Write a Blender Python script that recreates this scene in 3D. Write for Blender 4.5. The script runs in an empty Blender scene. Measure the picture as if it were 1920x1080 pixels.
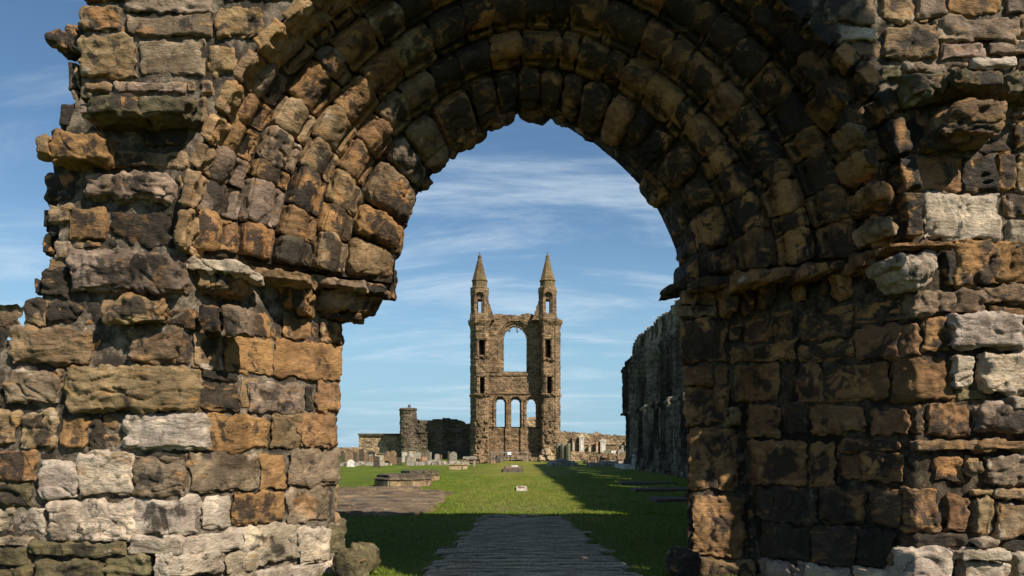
import bpy, math, random
import numpy as np
C = bpy.context.scene
COL = C.collection
R = math.radians

# ------------------------------------------------------------------ camera, sky, sun, exposure
F = 1400.0; HZ = 838.0; EYE = 1.75
cd = bpy.data.cameras.new('camera'); cam = bpy.data.objects.new('camera', cd); COL.objects.link(cam)
cam.location = (0, 0, EYE); cam.rotation_euler = (R(90), 0, 0)
cd.sensor_width = 36; cd.lens = 36*F/1920; cd.shift_y = (HZ-540)/1920
cd.clip_start = 0.1; cd.clip_end = 30000
C.camera = cam
SX, SY, SZ = 0.80, -0.86, 1.02            # towards the sun: behind the camera, to the right
SUN_EL = math.atan2(SZ, math.hypot(SX, SY)); SUN_ROT = math.atan2(SX, SY)
w = bpy.data.worlds.new('World'); C.world = w; w.use_nodes = True
nt = w.node_tree; nt.nodes.clear(); NN = nt.nodes.new; LK = nt.links.new
out = NN('ShaderNodeOutputWorld'); bg = NN('ShaderNodeBackground'); sky = NN('ShaderNodeTexSky')
sky.sky_type = 'NISHITA'; sky.sun_disc = False; sky.sun_elevation = SUN_EL; sky.sun_rotation = SUN_ROT
sky.altitude = 300; sky.air_density = 1.0; sky.dust_density = 0.15; sky.ozone_density = 2.2
tc = NN('ShaderNodeTexCoord'); sp = NN('ShaderNodeSeparateXYZ'); LK(tc.outputs['Generated'], sp.inputs[0])
def wm(op, a, b=None, clamp=False):
    n = NN('ShaderNodeMath'); n.operation = op; n.use_clamp = clamp
    for i, v in enumerate((a, b)):
        if v is None: continue
        if isinstance(v, (int, float)): n.inputs[i].default_value = v
        else: LK(v, n.inputs[i])
    return n.outputs[0]
den = wm('ADD', wm('MAXIMUM', sp.outputs[2], 0.0), 0.16)
cv = NN('ShaderNodeCombineXYZ'); LK(wm('DIVIDE', sp.outputs[0], den), cv.inputs[0]); LK(wm('DIVIDE', sp.outputs[1], den), cv.inputs[1])
mp = NN('ShaderNodeMapping'); LK(cv.outputs[0], mp.inputs[0])
mp.inputs['Rotation'].default_value = (0, 0, R(14)); mp.inputs['Scale'].default_value = (0.55, 1.5, 1); mp.inputs['Location'].default_value = (3.3, 1.2, 0)
n1 = NN('ShaderNodeTexNoise'); n1.inputs['Scale'].default_value = 1.15; n1.inputs['Detail'].default_value = 8; n1.inputs['Roughness'].default_value = 0.64; n1.inputs['Distortion'].default_value = 0.9
LK(mp.outputs[0], n1.inputs['Vector'])
mr = NN('ShaderNodeMapRange'); mr.interpolation_type = 'SMOOTHSTEP'; LK(n1.outputs['Fac'], mr.inputs[0])
mr.inputs[1].default_value = 0.45; mr.inputs[2].default_value = 0.72; mr.inputs[3].default_value = 0; mr.inputs[4].default_value = 0.60
hs = NN('ShaderNodeHueSaturation'); LK(sky.outputs[0], hs.inputs['Color']); hs.inputs['Saturation'].default_value = 1.1; hs.inputs['Value'].default_value = 1.0; hs.inputs['Hue'].default_value = 0.495
hm = NN('ShaderNodeMix'); hm.data_type = 'RGBA'; hr = NN('ShaderNodeMapRange'); hr.interpolation_type = 'SMOOTHSTEP'; LK(sp.outputs[2], hr.inputs[0])
hr.inputs[1].default_value = 0.30; hr.inputs[2].default_value = -0.02; hr.inputs[3].default_value = 0; hr.inputs[4].default_value = 0.92
LK(hr.outputs[0], hm.inputs['Factor']); LK(hs.outputs[0], hm.inputs['A']); hm.inputs['B'].default_value = (2.5, 4.6, 6.2, 1)
mx = NN('ShaderNodeMix'); mx.data_type = 'RGBA'; LK(mr.outputs[0], mx.inputs['Factor'])
LK(hm.outputs['Result'], mx.inputs['A']); mx.inputs['B'].default_value = (6.6, 7.6, 8.4, 1)
LK(mx.outputs['Result'], bg.inputs[0]); bg.inputs[1].default_value = 0.070
LK(bg.outputs[0], out.inputs[0])
sd = bpy.data.lights.new('sun', 'SUN'); sun = bpy.data.objects.new('sun', sd); COL.objects.link(sun)
sd.energy = 4.9; sd.angle = R(0.53); sd.color = (1.0, 0.88, 0.73)
from mathutils import Vector
sun.rotation_euler = Vector((SX, SY, SZ)).to_track_quat('Z', 'Y').to_euler()
C.view_settings.view_transform = 'Standard'; C.view_settings.look = 'None'
C.view_settings.exposure = 0.70; C.view_settings.gamma = 1.0; C.view_settings.use_curve_mapping = False
C.render.engine = 'CYCLES'
C.cycles.max_bounces = 6; C.cycles.diffuse_bounces = 4; C.cycles.glossy_bounces = 1

# ------------------------------------------------------------------ noise and helpers
_rs = np.random.RandomState(7)
_perm = np.concatenate([_rs.permutation(256)]*3)
_g = _rs.normal(size=(256, 3)); _g /= np.linalg.norm(_g, axis=1)[:, None]
def perlin(p):
    p = np.asarray(p, float); i = np.floor(p).astype(int); f = p-i; i &= 255
    u = f*f*f*(f*(f*6-15)+10); r = 0
    for dx in (0, 1):
        for dy in (0, 1):
            for dz in (0, 1):
                h = _perm[_perm[_perm[(i[..., 0]+dx) & 255]+((i[..., 1]+dy) & 255)]+((i[..., 2]+dz) & 255)]
                d = f-np.array([dx, dy, dz]); g = (_g[h]*d).sum(-1)
                wx = u[..., 0] if dx else 1-u[..., 0]; wy = u[..., 1] if dy else 1-u[..., 1]; wz = u[..., 2] if dz else 1-u[..., 2]
                r = r+g*wx*wy*wz
    return r*1.5
def fbm(p, o=3, gain=.5):
    r = 0; a = 1.0
    for k in range(o): r = r+a*perlin(p*(2.03**k)+k*17.3); a *= gain
    return r
def sst(a, b, x): t = np.clip((x-a)/(b-a), 0, 1); return t*t*(3-2*t)
def P(px, py, Y): return np.array([(px-960)/F*Y, Y, EYE-(py-HZ)/F*Y])

class MB:
    def __init__(s): s.v = []; s.q = []; s.t = []; s.m = []; s.n = 0; s.tri = []
    def grid(s, V, mask=None, tint=(.3, .23, .15), mix=(0, 0, 0, 0), flip=False):
        a, b = V.shape[:2]; idx = np.arange(a*b).reshape(a, b)+s.n
        q = np.stack([idx[:-1, :-1], idx[1:, :-1], idx[1:, 1:], idx[:-1, 1:]], -1)
        if flip: q = q[..., ::-1]
        q = q[mask] if mask is not None else q.reshape(-1, 4)
        s.add(V.reshape(-1, 3), q.reshape(-1, 4), tint, mix)
    def add(s, v, q, tint=(.3, .23, .15), mix=(0, 0, 0, 0), tri=None):
        v = np.asarray(v, float)
        s.v.append(v); s.q.append(np.asarray(q, int).reshape(-1, 4))
        t = np.asarray(tint, float); t = np.tile(t, (len(v), 1)) if t.ndim == 1 else t
        m = np.asarray(mix, float); m = np.tile(m, (len(v), 1)) if m.ndim == 1 else m
        s.t.append(t); s.m.append(m); s.n += len(v)
        if tri is not None: s.tri.append(np.asarray(tri, int))
    def box(s, c, d, rz=0, tint=(.3, .23, .15), mix=(0, 0, 0, 0), taper=1.0):
        x, y, z = [k/2 for k in d]
        v = np.array([(-x, -y, -z), (x, -y, -z), (x, y, -z), (-x, y, -z), (-x*taper, -y*taper, z), (x*taper, -y*taper, z), (x*taper, y*taper, z), (-x*taper, y*taper, z)])
        cs, sn = math.cos(rz), math.sin(rz)
        v = np.stack([v[:, 0]*cs-v[:, 1]*sn, v[:, 0]*sn+v[:, 1]*cs, v[:, 2]], 1)+np.array(c)
        q = np.array([(3, 2, 1, 0), (4, 5, 6, 7), (0, 1, 5, 4), (1, 2, 6, 5), (2, 3, 7, 6), (3, 0, 4, 7)])+s.n
        s.add(v, q, tint, mix)
    def ngon_prism(s, prof, y0, y1, org, rz=0, tint=(.3, .23, .15), mix=(0, 0, 0, 0), bev=0.0):
        # prof: list of (x,z) closed, extruded along y; rings so that the front edge is chamfered
        pr = np.array(prof); n = len(pr); c = pr.mean(0)
        rings = []
        for yy, sc in ((y0, 1-bev), (y0+(y1-y0)*.18, 1.0), (y1-(y1-y0)*.18, 1.0), (y1, 1-bev)):
            k = c+(pr-c)*sc; rings.append(np.stack([k[:, 0], np.full(n, yy), k[:, 1]], 1))
        v = np.concatenate(rings); cs, sn = math.cos(rz), math.sin(rz)
        cf = np.array([[c[0], y0, c[1]], [c[0], y1, c[1]]]); v = np.concatenate([v, cf])
        v = np.stack([v[:, 0]*cs-v[:, 1]*sn, v[:, 0]*sn+v[:, 1]*cs, v[:, 2]], 1)+np.array(org)
        q = []; t = []
        for k in range(3):
            for i in range(n):
                j = (i+1) % n; q.append((k*n+i, k*n+j, (k+1)*n+j, (k+1)*n+i))
        for i in range(n):
            j = (i+1) % n; t.append((4*n, j, i)); t.append((4*n+1, 3*n+i, 3*n+j))
        s.add(v, np.array(q)+s.n, tint, mix, tri=np.array(t)+s.n)
    def lathe(s, prof, org, n=16, tint=(.3, .23, .15), mix=(0, 0, 0, 0), ph=0):
        a = np.linspace(0, 2*math.pi, n+1)+ph
        V = np.array([[(org[0]+r*math.cos(t), org[1]+r*math.sin(t), org[2]+z) for (r, z) in prof] for t in a])
        s.grid(V, tint=tint, mix=mix)
    def build(s, name, mat, parent=None, smooth=False):
        v = np.concatenate(s.v); q = np.concatenate(s.q); t = np.concatenate(s.tri) if s.tri else np.zeros((0, 3), int)
        me = bpy.data.meshes.new(name)
        me.vertices.add(len(v)); me.vertices.foreach_set('co', v.astype(np.float32).ravel())
        li = np.concatenate([q.ravel(), t.ravel()]); me.loops.add(len(li)); me.loops.foreach_set('vertex_index', li.astype(np.int32))
        me.polygons.add(len(q)+len(t))
        st = np.concatenate([np.arange(len(q))*4, len(q)*4+np.arange(len(t))*3])
        me.polygons.foreach_set('loop_start', st.astype(np.int32))
        try: me.polygons.foreach_set('loop_total', np.concatenate([np.full(len(q), 4), np.full(len(t), 3)]).astype(np.int32))
        except Exception: pass
        me.polygons.foreach_set('use_smooth', np.full(len(q)+len(t), smooth))
        me.update(calc_edges=True); me.validate()
        if len(me.vertices) == len(v):
            a = me.attributes.new('tint', 'FLOAT_COLOR', 'POINT'); tt = np.concatenate(s.t); a.data.foreach_set('color', np.concatenate([tt[:, :3], np.ones((len(v), 1))], 1).astype(np.float32).ravel())
            a = me.attributes.new('mixw', 'FLOAT_COLOR', 'POINT'); a.data.foreach_set('color', np.concatenate(s.m).astype(np.float32).ravel())
        me.materials.append(mat)
        o = bpy.data.objects.new(name, me); COL.objects.link(o)
        if parent is not None: o.parent = parent
        return o
def rebase(o):
    me = o.data; n = len(me.vertices); a = np.zeros(n*3, np.float32); me.vertices.foreach_get('co', a); a = a.reshape(-1, 3)
    lo, hi = a.min(0), a.max(0); c = np.array([(lo[0]+hi[0])/2, (lo[1]+hi[1])/2, lo[2]])
    me.vertices.foreach_set('co', (a-c).ravel()); o.location = Vector(c.tolist()); me.update(); return o
def empty(name, loc=(0, 0, 0)):
    o = bpy.data.objects.new(name, None); COL.objects.link(o); o.location = loc; o.empty_display_size = .3; return o
def tag(o, label=None, cat=None, group=None, kind=None):
    if label: o['label'] = label
    if cat: o['category'] = cat
    if group: o['group'] = group
    if kind: o['kind'] = kind
    return o
def localise(root):
    # children were modelled in world space: move the root to its base and keep them in place
    for ch in root.children:
        ch.location = ch.location-root.location
    return root

# ------------------------------------------------------------------ materials
class Nodes:
    def __init__(s, name, rough=.85, spec=.25):
        s.m = bpy.data.materials.new(name); s.m.use_nodes = True; s.t = s.m.node_tree; s.t.nodes.clear()
        s.o = s.n('ShaderNodeOutputMaterial'); s.b = s.n('ShaderNodeBsdfPrincipled'); s.l(s.b.outputs[0], s.o.inputs[0])
        s.b.inputs['Roughness'].default_value = rough; s.b.inputs['Specular IOR Level'].default_value = spec
        g = s.n('ShaderNodeNewGeometry'); s.pos = g.outputs['Position']
    def n(s, t): return s.t.nodes.new(t)
    def l(s, a, b): s.t.links.new(a, b)
    def put(s, v, i):
        if isinstance(v, (int, float)): i.default_value = v
        elif isinstance(v, tuple): i.default_value = v if len(v) == len(i.default_value) else v+(1,)
        else: s.l(v, i)
    def math(s, op, a, b=0.0, clamp=False):
        n = s.n('ShaderNodeMath'); n.operation = op; n.use_clamp = clamp; s.put(a, n.inputs[0]); s.put(b, n.inputs[1]); return n.outputs[0]
    def mix(s, f, a, b, mode='MIX'):
        n = s.n('ShaderNodeMix'); n.data_type = 'RGBA'; n.blend_type = mode; s.put(f, n.inputs['Factor']); s.put(a, n.inputs['A']); s.put(b, n.inputs['B']); return n.outputs['Result']
    def map(s, sc=(1, 1, 1), loc=(0, 0, 0), rot=(0, 0, 0), vec=None):
        n = s.n('ShaderNodeMapping'); s.l(vec or s.pos, n.inputs[0]); n.inputs['Scale'].default_value = sc; s.put(loc, n.inputs['Location']); n.inputs['Rotation'].default_value = rot; return n.outputs[0]
    def noise(s, scale, det=4, rough=.55, vec=None, dist=0.0):
        n = s.n('ShaderNodeTexNoise'); s.l(vec or s.pos, n.inputs['Vector']); n.inputs['Scale'].default_value = scale; n.inputs['Detail'].default_value = det; n.inputs['Roughness'].default_value = rough; n.inputs['Distortion'].default_value = dist; return n.outputs['Fac']
    def voro(s, scale, vec=None, out='Color', feat='F1'):
        n = s.n('ShaderNodeTexVoronoi'); n.feature = feat; s.l(vec or s.pos, n.inputs['Vector']); n.inputs['Scale'].default_value = scale; return n.outputs[out]
    def rng(s, x, a, b, c=0.0, d=1.0, smooth=True):
        n = s.n('ShaderNodeMapRange'); n.interpolation_type = 'SMOOTHSTEP' if smooth else 'LINEAR'
        for i, v in enumerate((x, a, b, c, d)): s.put(v, n.inputs[i])
        return n.outputs[0]
    def attr(s, name):
        n = s.n('ShaderNodeAttribute'); n.attribute_name = name; return n.outputs['Color']
    def sep(s, c):
        n = s.n('ShaderNodeSeparateXYZ'); s.l(c, n.inputs[0]); return n.outputs
    def comb(s, x, y, z):
        n = s.n('ShaderNodeCombineXYZ'); s.put(x, n.inputs[0]); s.put(y, n.inputs[1]); s.put(z, n.inputs[2]); return n.outputs[0]
    def bump(s, h, st=.5, d=.02, prev=None):
        n = s.n('ShaderNodeBump'); n.inputs['Strength'].default_value = st; n.inputs['Distance'].default_value = d; s.l(h, n.inputs['Height'])
        if prev is not None: s.l(prev, n.inputs['Normal'])
        return n.outputs[0]
    def fin(s, col, nrm=None, rough=None):
        s.put(col, s.b.inputs['Base Color'])
        if nrm is not None: s.l(nrm, s.b.inputs['Normal'])
        if rough is not None: s.put(rough, s.b.inputs['Roughness'])
        return s.m

def stone_material(name, fs=1.0, gl=.22):
    m = Nodes(name, .8, gl)
    t = m.attr('tint'); w3 = m.sep(m.attr('mixw'))
    an = m.n('ShaderNodeAttribute'); an.attribute_name = 'mixw'
    off = m.math('MULTIPLY', an.outputs['Alpha'], 40.0)
    vec = m.map((1, 1, 1), m.comb(off, m.math('MULTIPLY', off, .7), m.math('MULTIPLY', off, 1.3)))
    flat = m.map((1, 1, 3.2), vec=vec)
    a = m.noise(3.4*fs, 6, .62, flat, .4); b = m.noise(2.6*fs, 7, .66, m.map((1.3, 1, 1), (5, 3, 1), vec=vec), .5); c = m.noise(4.0*fs, 8, .68, m.map((1, 1, 1), (9, 2, 7), vec=vec), .3)
    om = m.rng(a, m.math('SUBTRACT', .72, m.math('MULTIPLY', w3[0], .42)), m.math('SUBTRACT', .86, m.math('MULTIPLY', w3[0], .42)))
    dm = m.rng(b, m.math('SUBTRACT', .74, m.math('MULTIPLY', w3[1], .44)), m.math('SUBTRACT', .82, m.math('MULTIPLY', w3[1], .44)))
    wmk = m.rng(c, m.math('SUBTRACT', .76, m.math('MULTIPLY', w3[2], .40)), m.math('SUBTRACT', .86, m.math('MULTIPLY', w3[2], .40)))
    hue = m.noise(1.4*fs, 3, .5, vec)
    orange = m.mix(hue, (.24, .12, .045, 1), (.46, .29, .125, 1))
    big = m.noise(2.0*fs, 6, .66, m.map((1, 1, 1.4), (2, 8, 3), vec=vec), .6)
    t = m.mix(m.rng(big, .32, .66, .9, 0, False), t, m.mix(1.0, t, (.30, .27, .24, 1), 'MULTIPLY')); t = m.mix(m.rng(big, .52, .72, 0, .8), t, m.mix(1.0, t, (1.5, 1.42, 1.3, 1), 'MULTIPLY'))
    col = m.mix(m.math('MULTIPLY', om, .8), t, orange)
    col = m.mix(m.math('MULTIPLY', wmk, .8), col, (.50, .435, .355, 1))
    col = m.mix(m.math('MULTIPLY', dm, .88), col, (.032, .027, .022, 1))
    fl = m.math('ADD', m.noise(3.6*fs, 8, .72, m.map((1, 1, 1), (4, 4, 4), vec=vec), .8), m.math('MULTIPLY', m.math('SUBTRACT', m.noise(1.3*fs, 2, .5, m.map((1, 1, 1), (14, 4, 4), vec=vec)), .5), .9))
    flm = m.math('MULTIPLY', m.rng(fl, .56, .64), m.rng(w3[1], .45, .8))
    col = m.mix(m.math('MULTIPLY', flm, .85), col, m.mix(hue, (.34, .16, .055, 1), (.62, .36, .15, 1)))
    wst = m.noise(.9, 6, .65, m.map((1, 1, .45), (2, 2, 6)), .4)
    col = m.mix(m.rng(wst, .50, .66, 0, .72), col, m.mix(1.0, col, (.30, .28, .26, 1), 'MULTIPLY'))
    st = m.noise(7*fs, 5, .6, m.map((.6, .6, 5), vec=vec), .6)
    col = m.mix(m.rng(st, .35, .65, .75, 0, False), col, m.mix(1.0, col, (1.32, 1.26, 1.18, 1), 'MULTIPLY'))
    col = m.mix(m.rng(st, .38, .6, .55, 0, False), col, m.mix(1.0, col, (.62, .60, .58, 1), 'MULTIPLY'))
    sp = m.noise(70*fs, 5, .7, vec)
    col = m.mix(m.rng(sp, .38, .62, .5, 0, False), col, m.mix(1.0, col, (.55, .54, .52, 1), 'MULTIPLY'))
    sp2 = m.noise(24*fs, 4, .7, m.map((1, 1, 1), (3, 1, 4), vec=vec))
    col = m.mix(m.rng(sp2, .60, .72, 0, .5), col, (.045, .038, .03, 1))
    col = m.mix(m.rng(sp2, .40, .28, 0, .4), col, m.mix(1.0, col, (1.6, 1.55, 1.45, 1), 'MULTIPLY'))
    n1 = m.bump(m.noise(16*fs, 7, .68, m.map((1, 1, 2.2), vec=vec), .3), .9, .05/fs)
    n2 = m.bump(m.noise(75*fs, 5, .7, vec), .55, .006/fs, n1)
    n3 = m.bump(m.rng(m.voro(26*fs, vec, 'Distance'), .05, .35), .35, .010/fs, n2)
    return m.fin(col, n3, m.rng(dm, 0, 1, .86, .62))
M_STONE = stone_material('weathered_sandstone')
m = Nodes('lime_mortar', .95, .1)
n = m.noise(9, 8, .7); n2 = m.noise(2.2, 4, .6)
col = m.mix(m.rng(n, .35, .65), (.06, .048, .035, 1), (.24, .20, .15, 1)); col = m.mix(m.rng(n2, .46, .60), col, (.045, .038, .03, 1))
col = m.mix(1.0, col, m.attr('tint'), 'MULTIPLY'); M_MORTAR = m.fin(col, m.bump(m.noise(30, 6, .7), .9, .04))

def masonry_material(name, base, dark, orange, rowh=.32, bw=.55, con=.5, spots=.4, moss=0.0, vert=0.0):
    m = Nodes(name, .9, .15)
    s = m.sep(m.pos); u = m.math('ADD', m.math('MULTIPLY', s[0], .83), m.math('MULTIPLY', s[1], .61))
    wob = m.math('MULTIPLY', m.math('SUBTRACT', m.noise(.8, 3), .5), .25)
    vec = m.comb(u, m.math('ADD', s[2], wob), 0.0)
    bt = m.n('ShaderNodeTexBrick'); m.l(vec, bt.inputs['Vector']); bt.inputs['Scale'].default_value = 1; bt.inputs['Brick Width'].default_value = bw; bt.inputs['Row Height'].default_value = rowh
    bt.inputs['Mortar Size'].default_value = .03; bt.inputs['Mortar Smooth'].default_value = .4; bt.inputs['Bias'].default_value = 0
    bt.inputs['Color1'].default_value = (.45, .45, .45, 1); bt.inputs['Color2'].default_value = (1.5, 1.5, 1.5, 1); bt.inputs['Mortar'].default_value = (.35, .35, .35, 1)
    n = m.noise(.55, 7, .65); n2 = m.noise(2.4, 6, .7, m.map((1, 1, .7), (3, 3, 3)))
    col = m.mix(m.rng(n, .36, .62), dark, base); col = m.mix(m.rng(n2, .50, .68, 0, spots), col, orange)
    if moss > 0: col = m.mix(m.rng(m.noise(.9, 5, .6, m.map((1, 1, 1), (8, 1, 2))), .48, .66, 0, moss), col, (.10, .105, .045, 1))
    col = m.mix(con, col, m.mix(1.0, col, bt.outputs['Color'], 'MULTIPLY'))
    sp = m.noise(5.5, 5, .75); col = m.mix(m.rng(sp, .36, .56, .75, 0), col, m.mix(1.0, col, (.35, .34, .33, 1), 'MULTIPLY'))
    col = m.mix(m.rng(sp, .56, .72, 0, .6), col, m.mix(1.0, col, (1.9, 1.8, 1.65, 1), 'MULTIPLY'))
    nb = m.bump(bt.outputs['Fac'], .6, -.05); nb = m.bump(m.noise(4.5, 7, .72), .9, .14, nb)
    if vert > 0:
        col = m.mix(m.rng(m.noise(1.0, 6, .65, m.map((.3, 2.2, .10))), .40, .60, vert, 0), col, m.mix(1.0, col, (.16, .16, .15, 1), 'MULTIPLY'))
    return m.fin(col, nb)
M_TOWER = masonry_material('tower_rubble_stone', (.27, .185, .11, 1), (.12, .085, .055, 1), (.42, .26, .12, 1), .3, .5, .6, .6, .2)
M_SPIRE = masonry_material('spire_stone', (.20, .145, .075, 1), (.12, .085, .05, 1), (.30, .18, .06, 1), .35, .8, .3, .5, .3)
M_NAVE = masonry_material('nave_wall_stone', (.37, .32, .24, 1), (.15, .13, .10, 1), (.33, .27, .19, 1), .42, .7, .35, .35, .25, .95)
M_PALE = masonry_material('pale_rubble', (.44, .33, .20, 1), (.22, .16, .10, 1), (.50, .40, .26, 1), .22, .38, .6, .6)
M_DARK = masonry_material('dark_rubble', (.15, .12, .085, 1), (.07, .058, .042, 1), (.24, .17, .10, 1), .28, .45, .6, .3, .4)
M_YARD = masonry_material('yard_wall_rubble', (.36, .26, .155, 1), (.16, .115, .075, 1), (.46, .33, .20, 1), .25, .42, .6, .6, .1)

def plain_mat(name, c, var=.3, rough=.85, spec=.2, metallic=0.0, sc=6.0):
    m = Nodes(name, rough, spec); n = m.noise(sc, 6, .65)
    dk = tuple(k*(1-var) for k in c)+(1,); lt = tuple(min(1, k*(1+var)) for k in c)+(1,)
    m.b.inputs['Metallic'].default_value = metallic
    return m.fin(m.mix(m.rng(n, .35, .65), dk, lt), m.bump(m.noise(sc*4, 5, .65), .4, .02))

# grass ground
m = Nodes('grass_ground', .9, .12)
s = m.sep(m.pos)
a = m.noise(.35, 6, .6); b = m.noise(2.6, 6, .65); c = m.noise(22, 5, .75, m.map((1, .45, 1))); d = m.noise(.9, 4, .6, m.map((1, .3, 1), (5, 5, 0)))
col = m.mix(m.rng(a, .38, .62), (.085, .140, .010, 1), (.150, .190, .018, 1))
col = m.mix(m.rng(b, .42, .66, 0, .55), col, (.11, .135, .014, 1))
dry = m.noise(.22, 7, .7, m.map((1, .45, 1), (7, 2, 0)), .6); col = m.mix(m.rng(dry, .50, .66, 0, .7), col, (.21, .205, .04, 1)); col = m.mix(m.rng(m.noise(.5, 6, .7, m.map((1, .3, 1), (1, 9, 0))), .56, .72, 0, .6), col, (.055, .10, .010, 1))
cen = m.math('MULTIPLY', m.rng(m.math('ABSOLUTE', m.math('SUBTRACT', s[0], .35)), .5, 4.6, 1, 0), m.rng(s[1], 12, 20, .3, 1))
cen = m.math('MULTIPLY', cen, m.rng(d, .35, .6, .25, 1))
col = m.mix(m.math('MULTIPLY', cen, .8), col, (.27, .235, .055, 1))
bare = m.math('MULTIPLY', m.rng(m.math('ABSOLUTE', m.math('SUBTRACT', s[0], .35)), .4, 1.9, 1, 0), m.rng(s[1], 19, 26, 1, 0))
bare = m.math('MULTIPLY', bare, m.rng(b, .40, .56))
col = m.mix(m.math('MULTIPLY', bare, .8), col, (.25, .20, .13, 1))
col = m.mix(m.rng(c, .36, .60, .8, 0), col, m.mix(1.0, col, (.42, .5, .4, 1), 'MULTIPLY'))
col = m.mix(m.rng(c, .56, .74, 0, .7), col, m.mix(1.0, col, (1.5, 1.35, 1.5, 1), 'MULTIPLY'))
M_GRASS = m.fin(col, m.bump(m.noise(30, 5, .75, m.map((1, .6, 1))), 1.0, .09))

# ------------------------------------------------------------------ ground, sea, path, turf
gx = np.concatenate([[-900, -300, -120, -60], np.linspace(-30, 30, 121), [60, 120, 300, 900]]); gy = np.concatenate([[-60, -20, 0], np.linspace(5, 80, 201), [90, 100, 120, 150, 200]])
GX, GY = np.meshgrid(gx, gy, indexing='ij'); pz = np.stack([GX*.35, GY*.35, GX*0], -1)
GZ = .05*fbm(pz, 3)*sst(200, 60, np.abs(GX)); GZ = GZ*np.clip(1-np.abs(GX)/60, 0, 1)
mb = MB(); mb.grid(np.stack([GX, GY, GZ], -1)); tag(mb.build('ground', M_GRASS, smooth=True), kind='structure')
m = Nodes('sea_water', .25, .5); M_SEA = m.fin(m.mix(m.noise(.01, 4), (.05, .12, .17, 1), (.09, .18, .23, 1)), m.bump(m.noise(.3, 4), .3, .3))
mb = MB(); mb.add([(-25000, 201, -18), (25000, 201, -18), (25000, 26000, -18), (-25000, 26000, -18)], [(0, 1, 2, 3)]); tag(mb.build('sea', M_SEA), kind='structure')
mb = MB(); mb.add([(-900, 200, 0), (900, 200, 0), (900, 204, -19), (-900, 204, -19)], [(0, 3, 2, 1)], ); tag(mb.build('cliff', plain_mat('cliff_earth', (.14, .11, .07))), kind='structure')

# path: worn ribbed boards with ragged edges sinking into the turf
m = Nodes('path_boards', .8, .3)
s = m.sep(m.pos)
rib = m.math('SINE', m.math('MULTIPLY', m.math('ADD', s[1], m.math('MULTIPLY', m.noise(.7, 3), .05)), 2*math.pi/.27))
n = m.noise(3.5, 6, .7, m.map((.5, 3, 1))); n2 = m.noise(30, 5, .7)
col = m.mix(m.rng(n, .35, .65), (.26, .20, .12, 1), (.50, .41, .27, 1)); col = m.mix(m.rng(n2, .4, .6, .6, 0), col, (.06, .055, .05, 1))
col = m.mix(m.rng(rib, -.75, .1, .95, 0), col, (.02, .022, .014, 1))
M_PATH = m.fin(col, m.bump(rib, 1.0, .06))
ys = np.arange(6.0, 20.4, .02); xs = np.linspace(-2.3, 2.9, 160)
XX, YY = np.meshgrid(xs, ys, indexing='ij')
half = 1.50-.065*(YY-10); dist = half-np.abs(XX-.22)+.34*fbm(np.stack([XX*1.3, YY*1.3, XX*0], -1), 4)
dist = np.minimum(dist, (18.6-YY)*.45+.5*fbm(np.stack([XX*2+9, YY*2, XX*0], -1), 3))
ZZ = -.10+.135*sst(-.14, .10, dist)+.012*np.sin(YY*2*math.pi/.27)+.012*fbm(np.stack([XX*3, YY*3, XX*0], -1), 3)+.05*fbm(np.stack([XX*.35, YY*.35, XX*0], -1), 3)
mb = MB(); mb.grid(np.stack([XX, YY, ZZ], -1)); tag(mb.build('path', M_PATH, smooth=True), kind='structure')

# grass blades near the gateway
rs = np.random.RandomState(3)
def blades(n, x0, x1, y0, y1, h0, h1, wd):
    x = rs.uniform(x0, x1, n); y = y0+(y1-y0)*rs.uniform(0, 1, n)**1.4
    d = 1.50-.065*(y-10)-np.abs(x-.22)+.34*fbm(np.stack([x*1.3, y*1.3, x*0], -1), 4); d = np.minimum(d, (18.6-y)*.45)
    k = d < rs.uniform(-.12, .10, n); x, y = x[k], y[k]; n = len(x)
    h = rs.uniform(h0, h1, n); a = rs.uniform(0, 2*math.pi, n); lx, ly = rs.normal(0, .4, n)*h, rs.normal(0, .4, n)*h
    z = .05*fbm(np.stack([x*.35, y*.35, x*0], -1), 3)-.005
    dx, dy = np.cos(a)*wd, np.sin(a)*wd
    v = np.stack([np.stack([x-dx, y-dy, z], 1), np.stack([x+dx, y+dy, z], 1), np.stack([x+lx, y+ly, z+h], 1)], 1).reshape(-1, 3)
    return v
mb = MB(); v = np.concatenate([blades(70000, -4, 5, 8, 20, .025, .07, .006), blades(50000, -7, 9, 19, 45, .03, .07, .012)])
mb.add(v, np.zeros((0, 4), int), tri=np.arange(len(v)).reshape(-1, 3))
m = Nodes('grass_blade', .7, .2); M_BL = m.fin(m.mix(m.noise(3, 4, .7), (.075, .125, .010, 1), (.15, .20, .025, 1)))
tag(mb.build('grass', M_BL), 'short mown green grass along the path beyond the arch', 'grass', kind='stuff')

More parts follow.
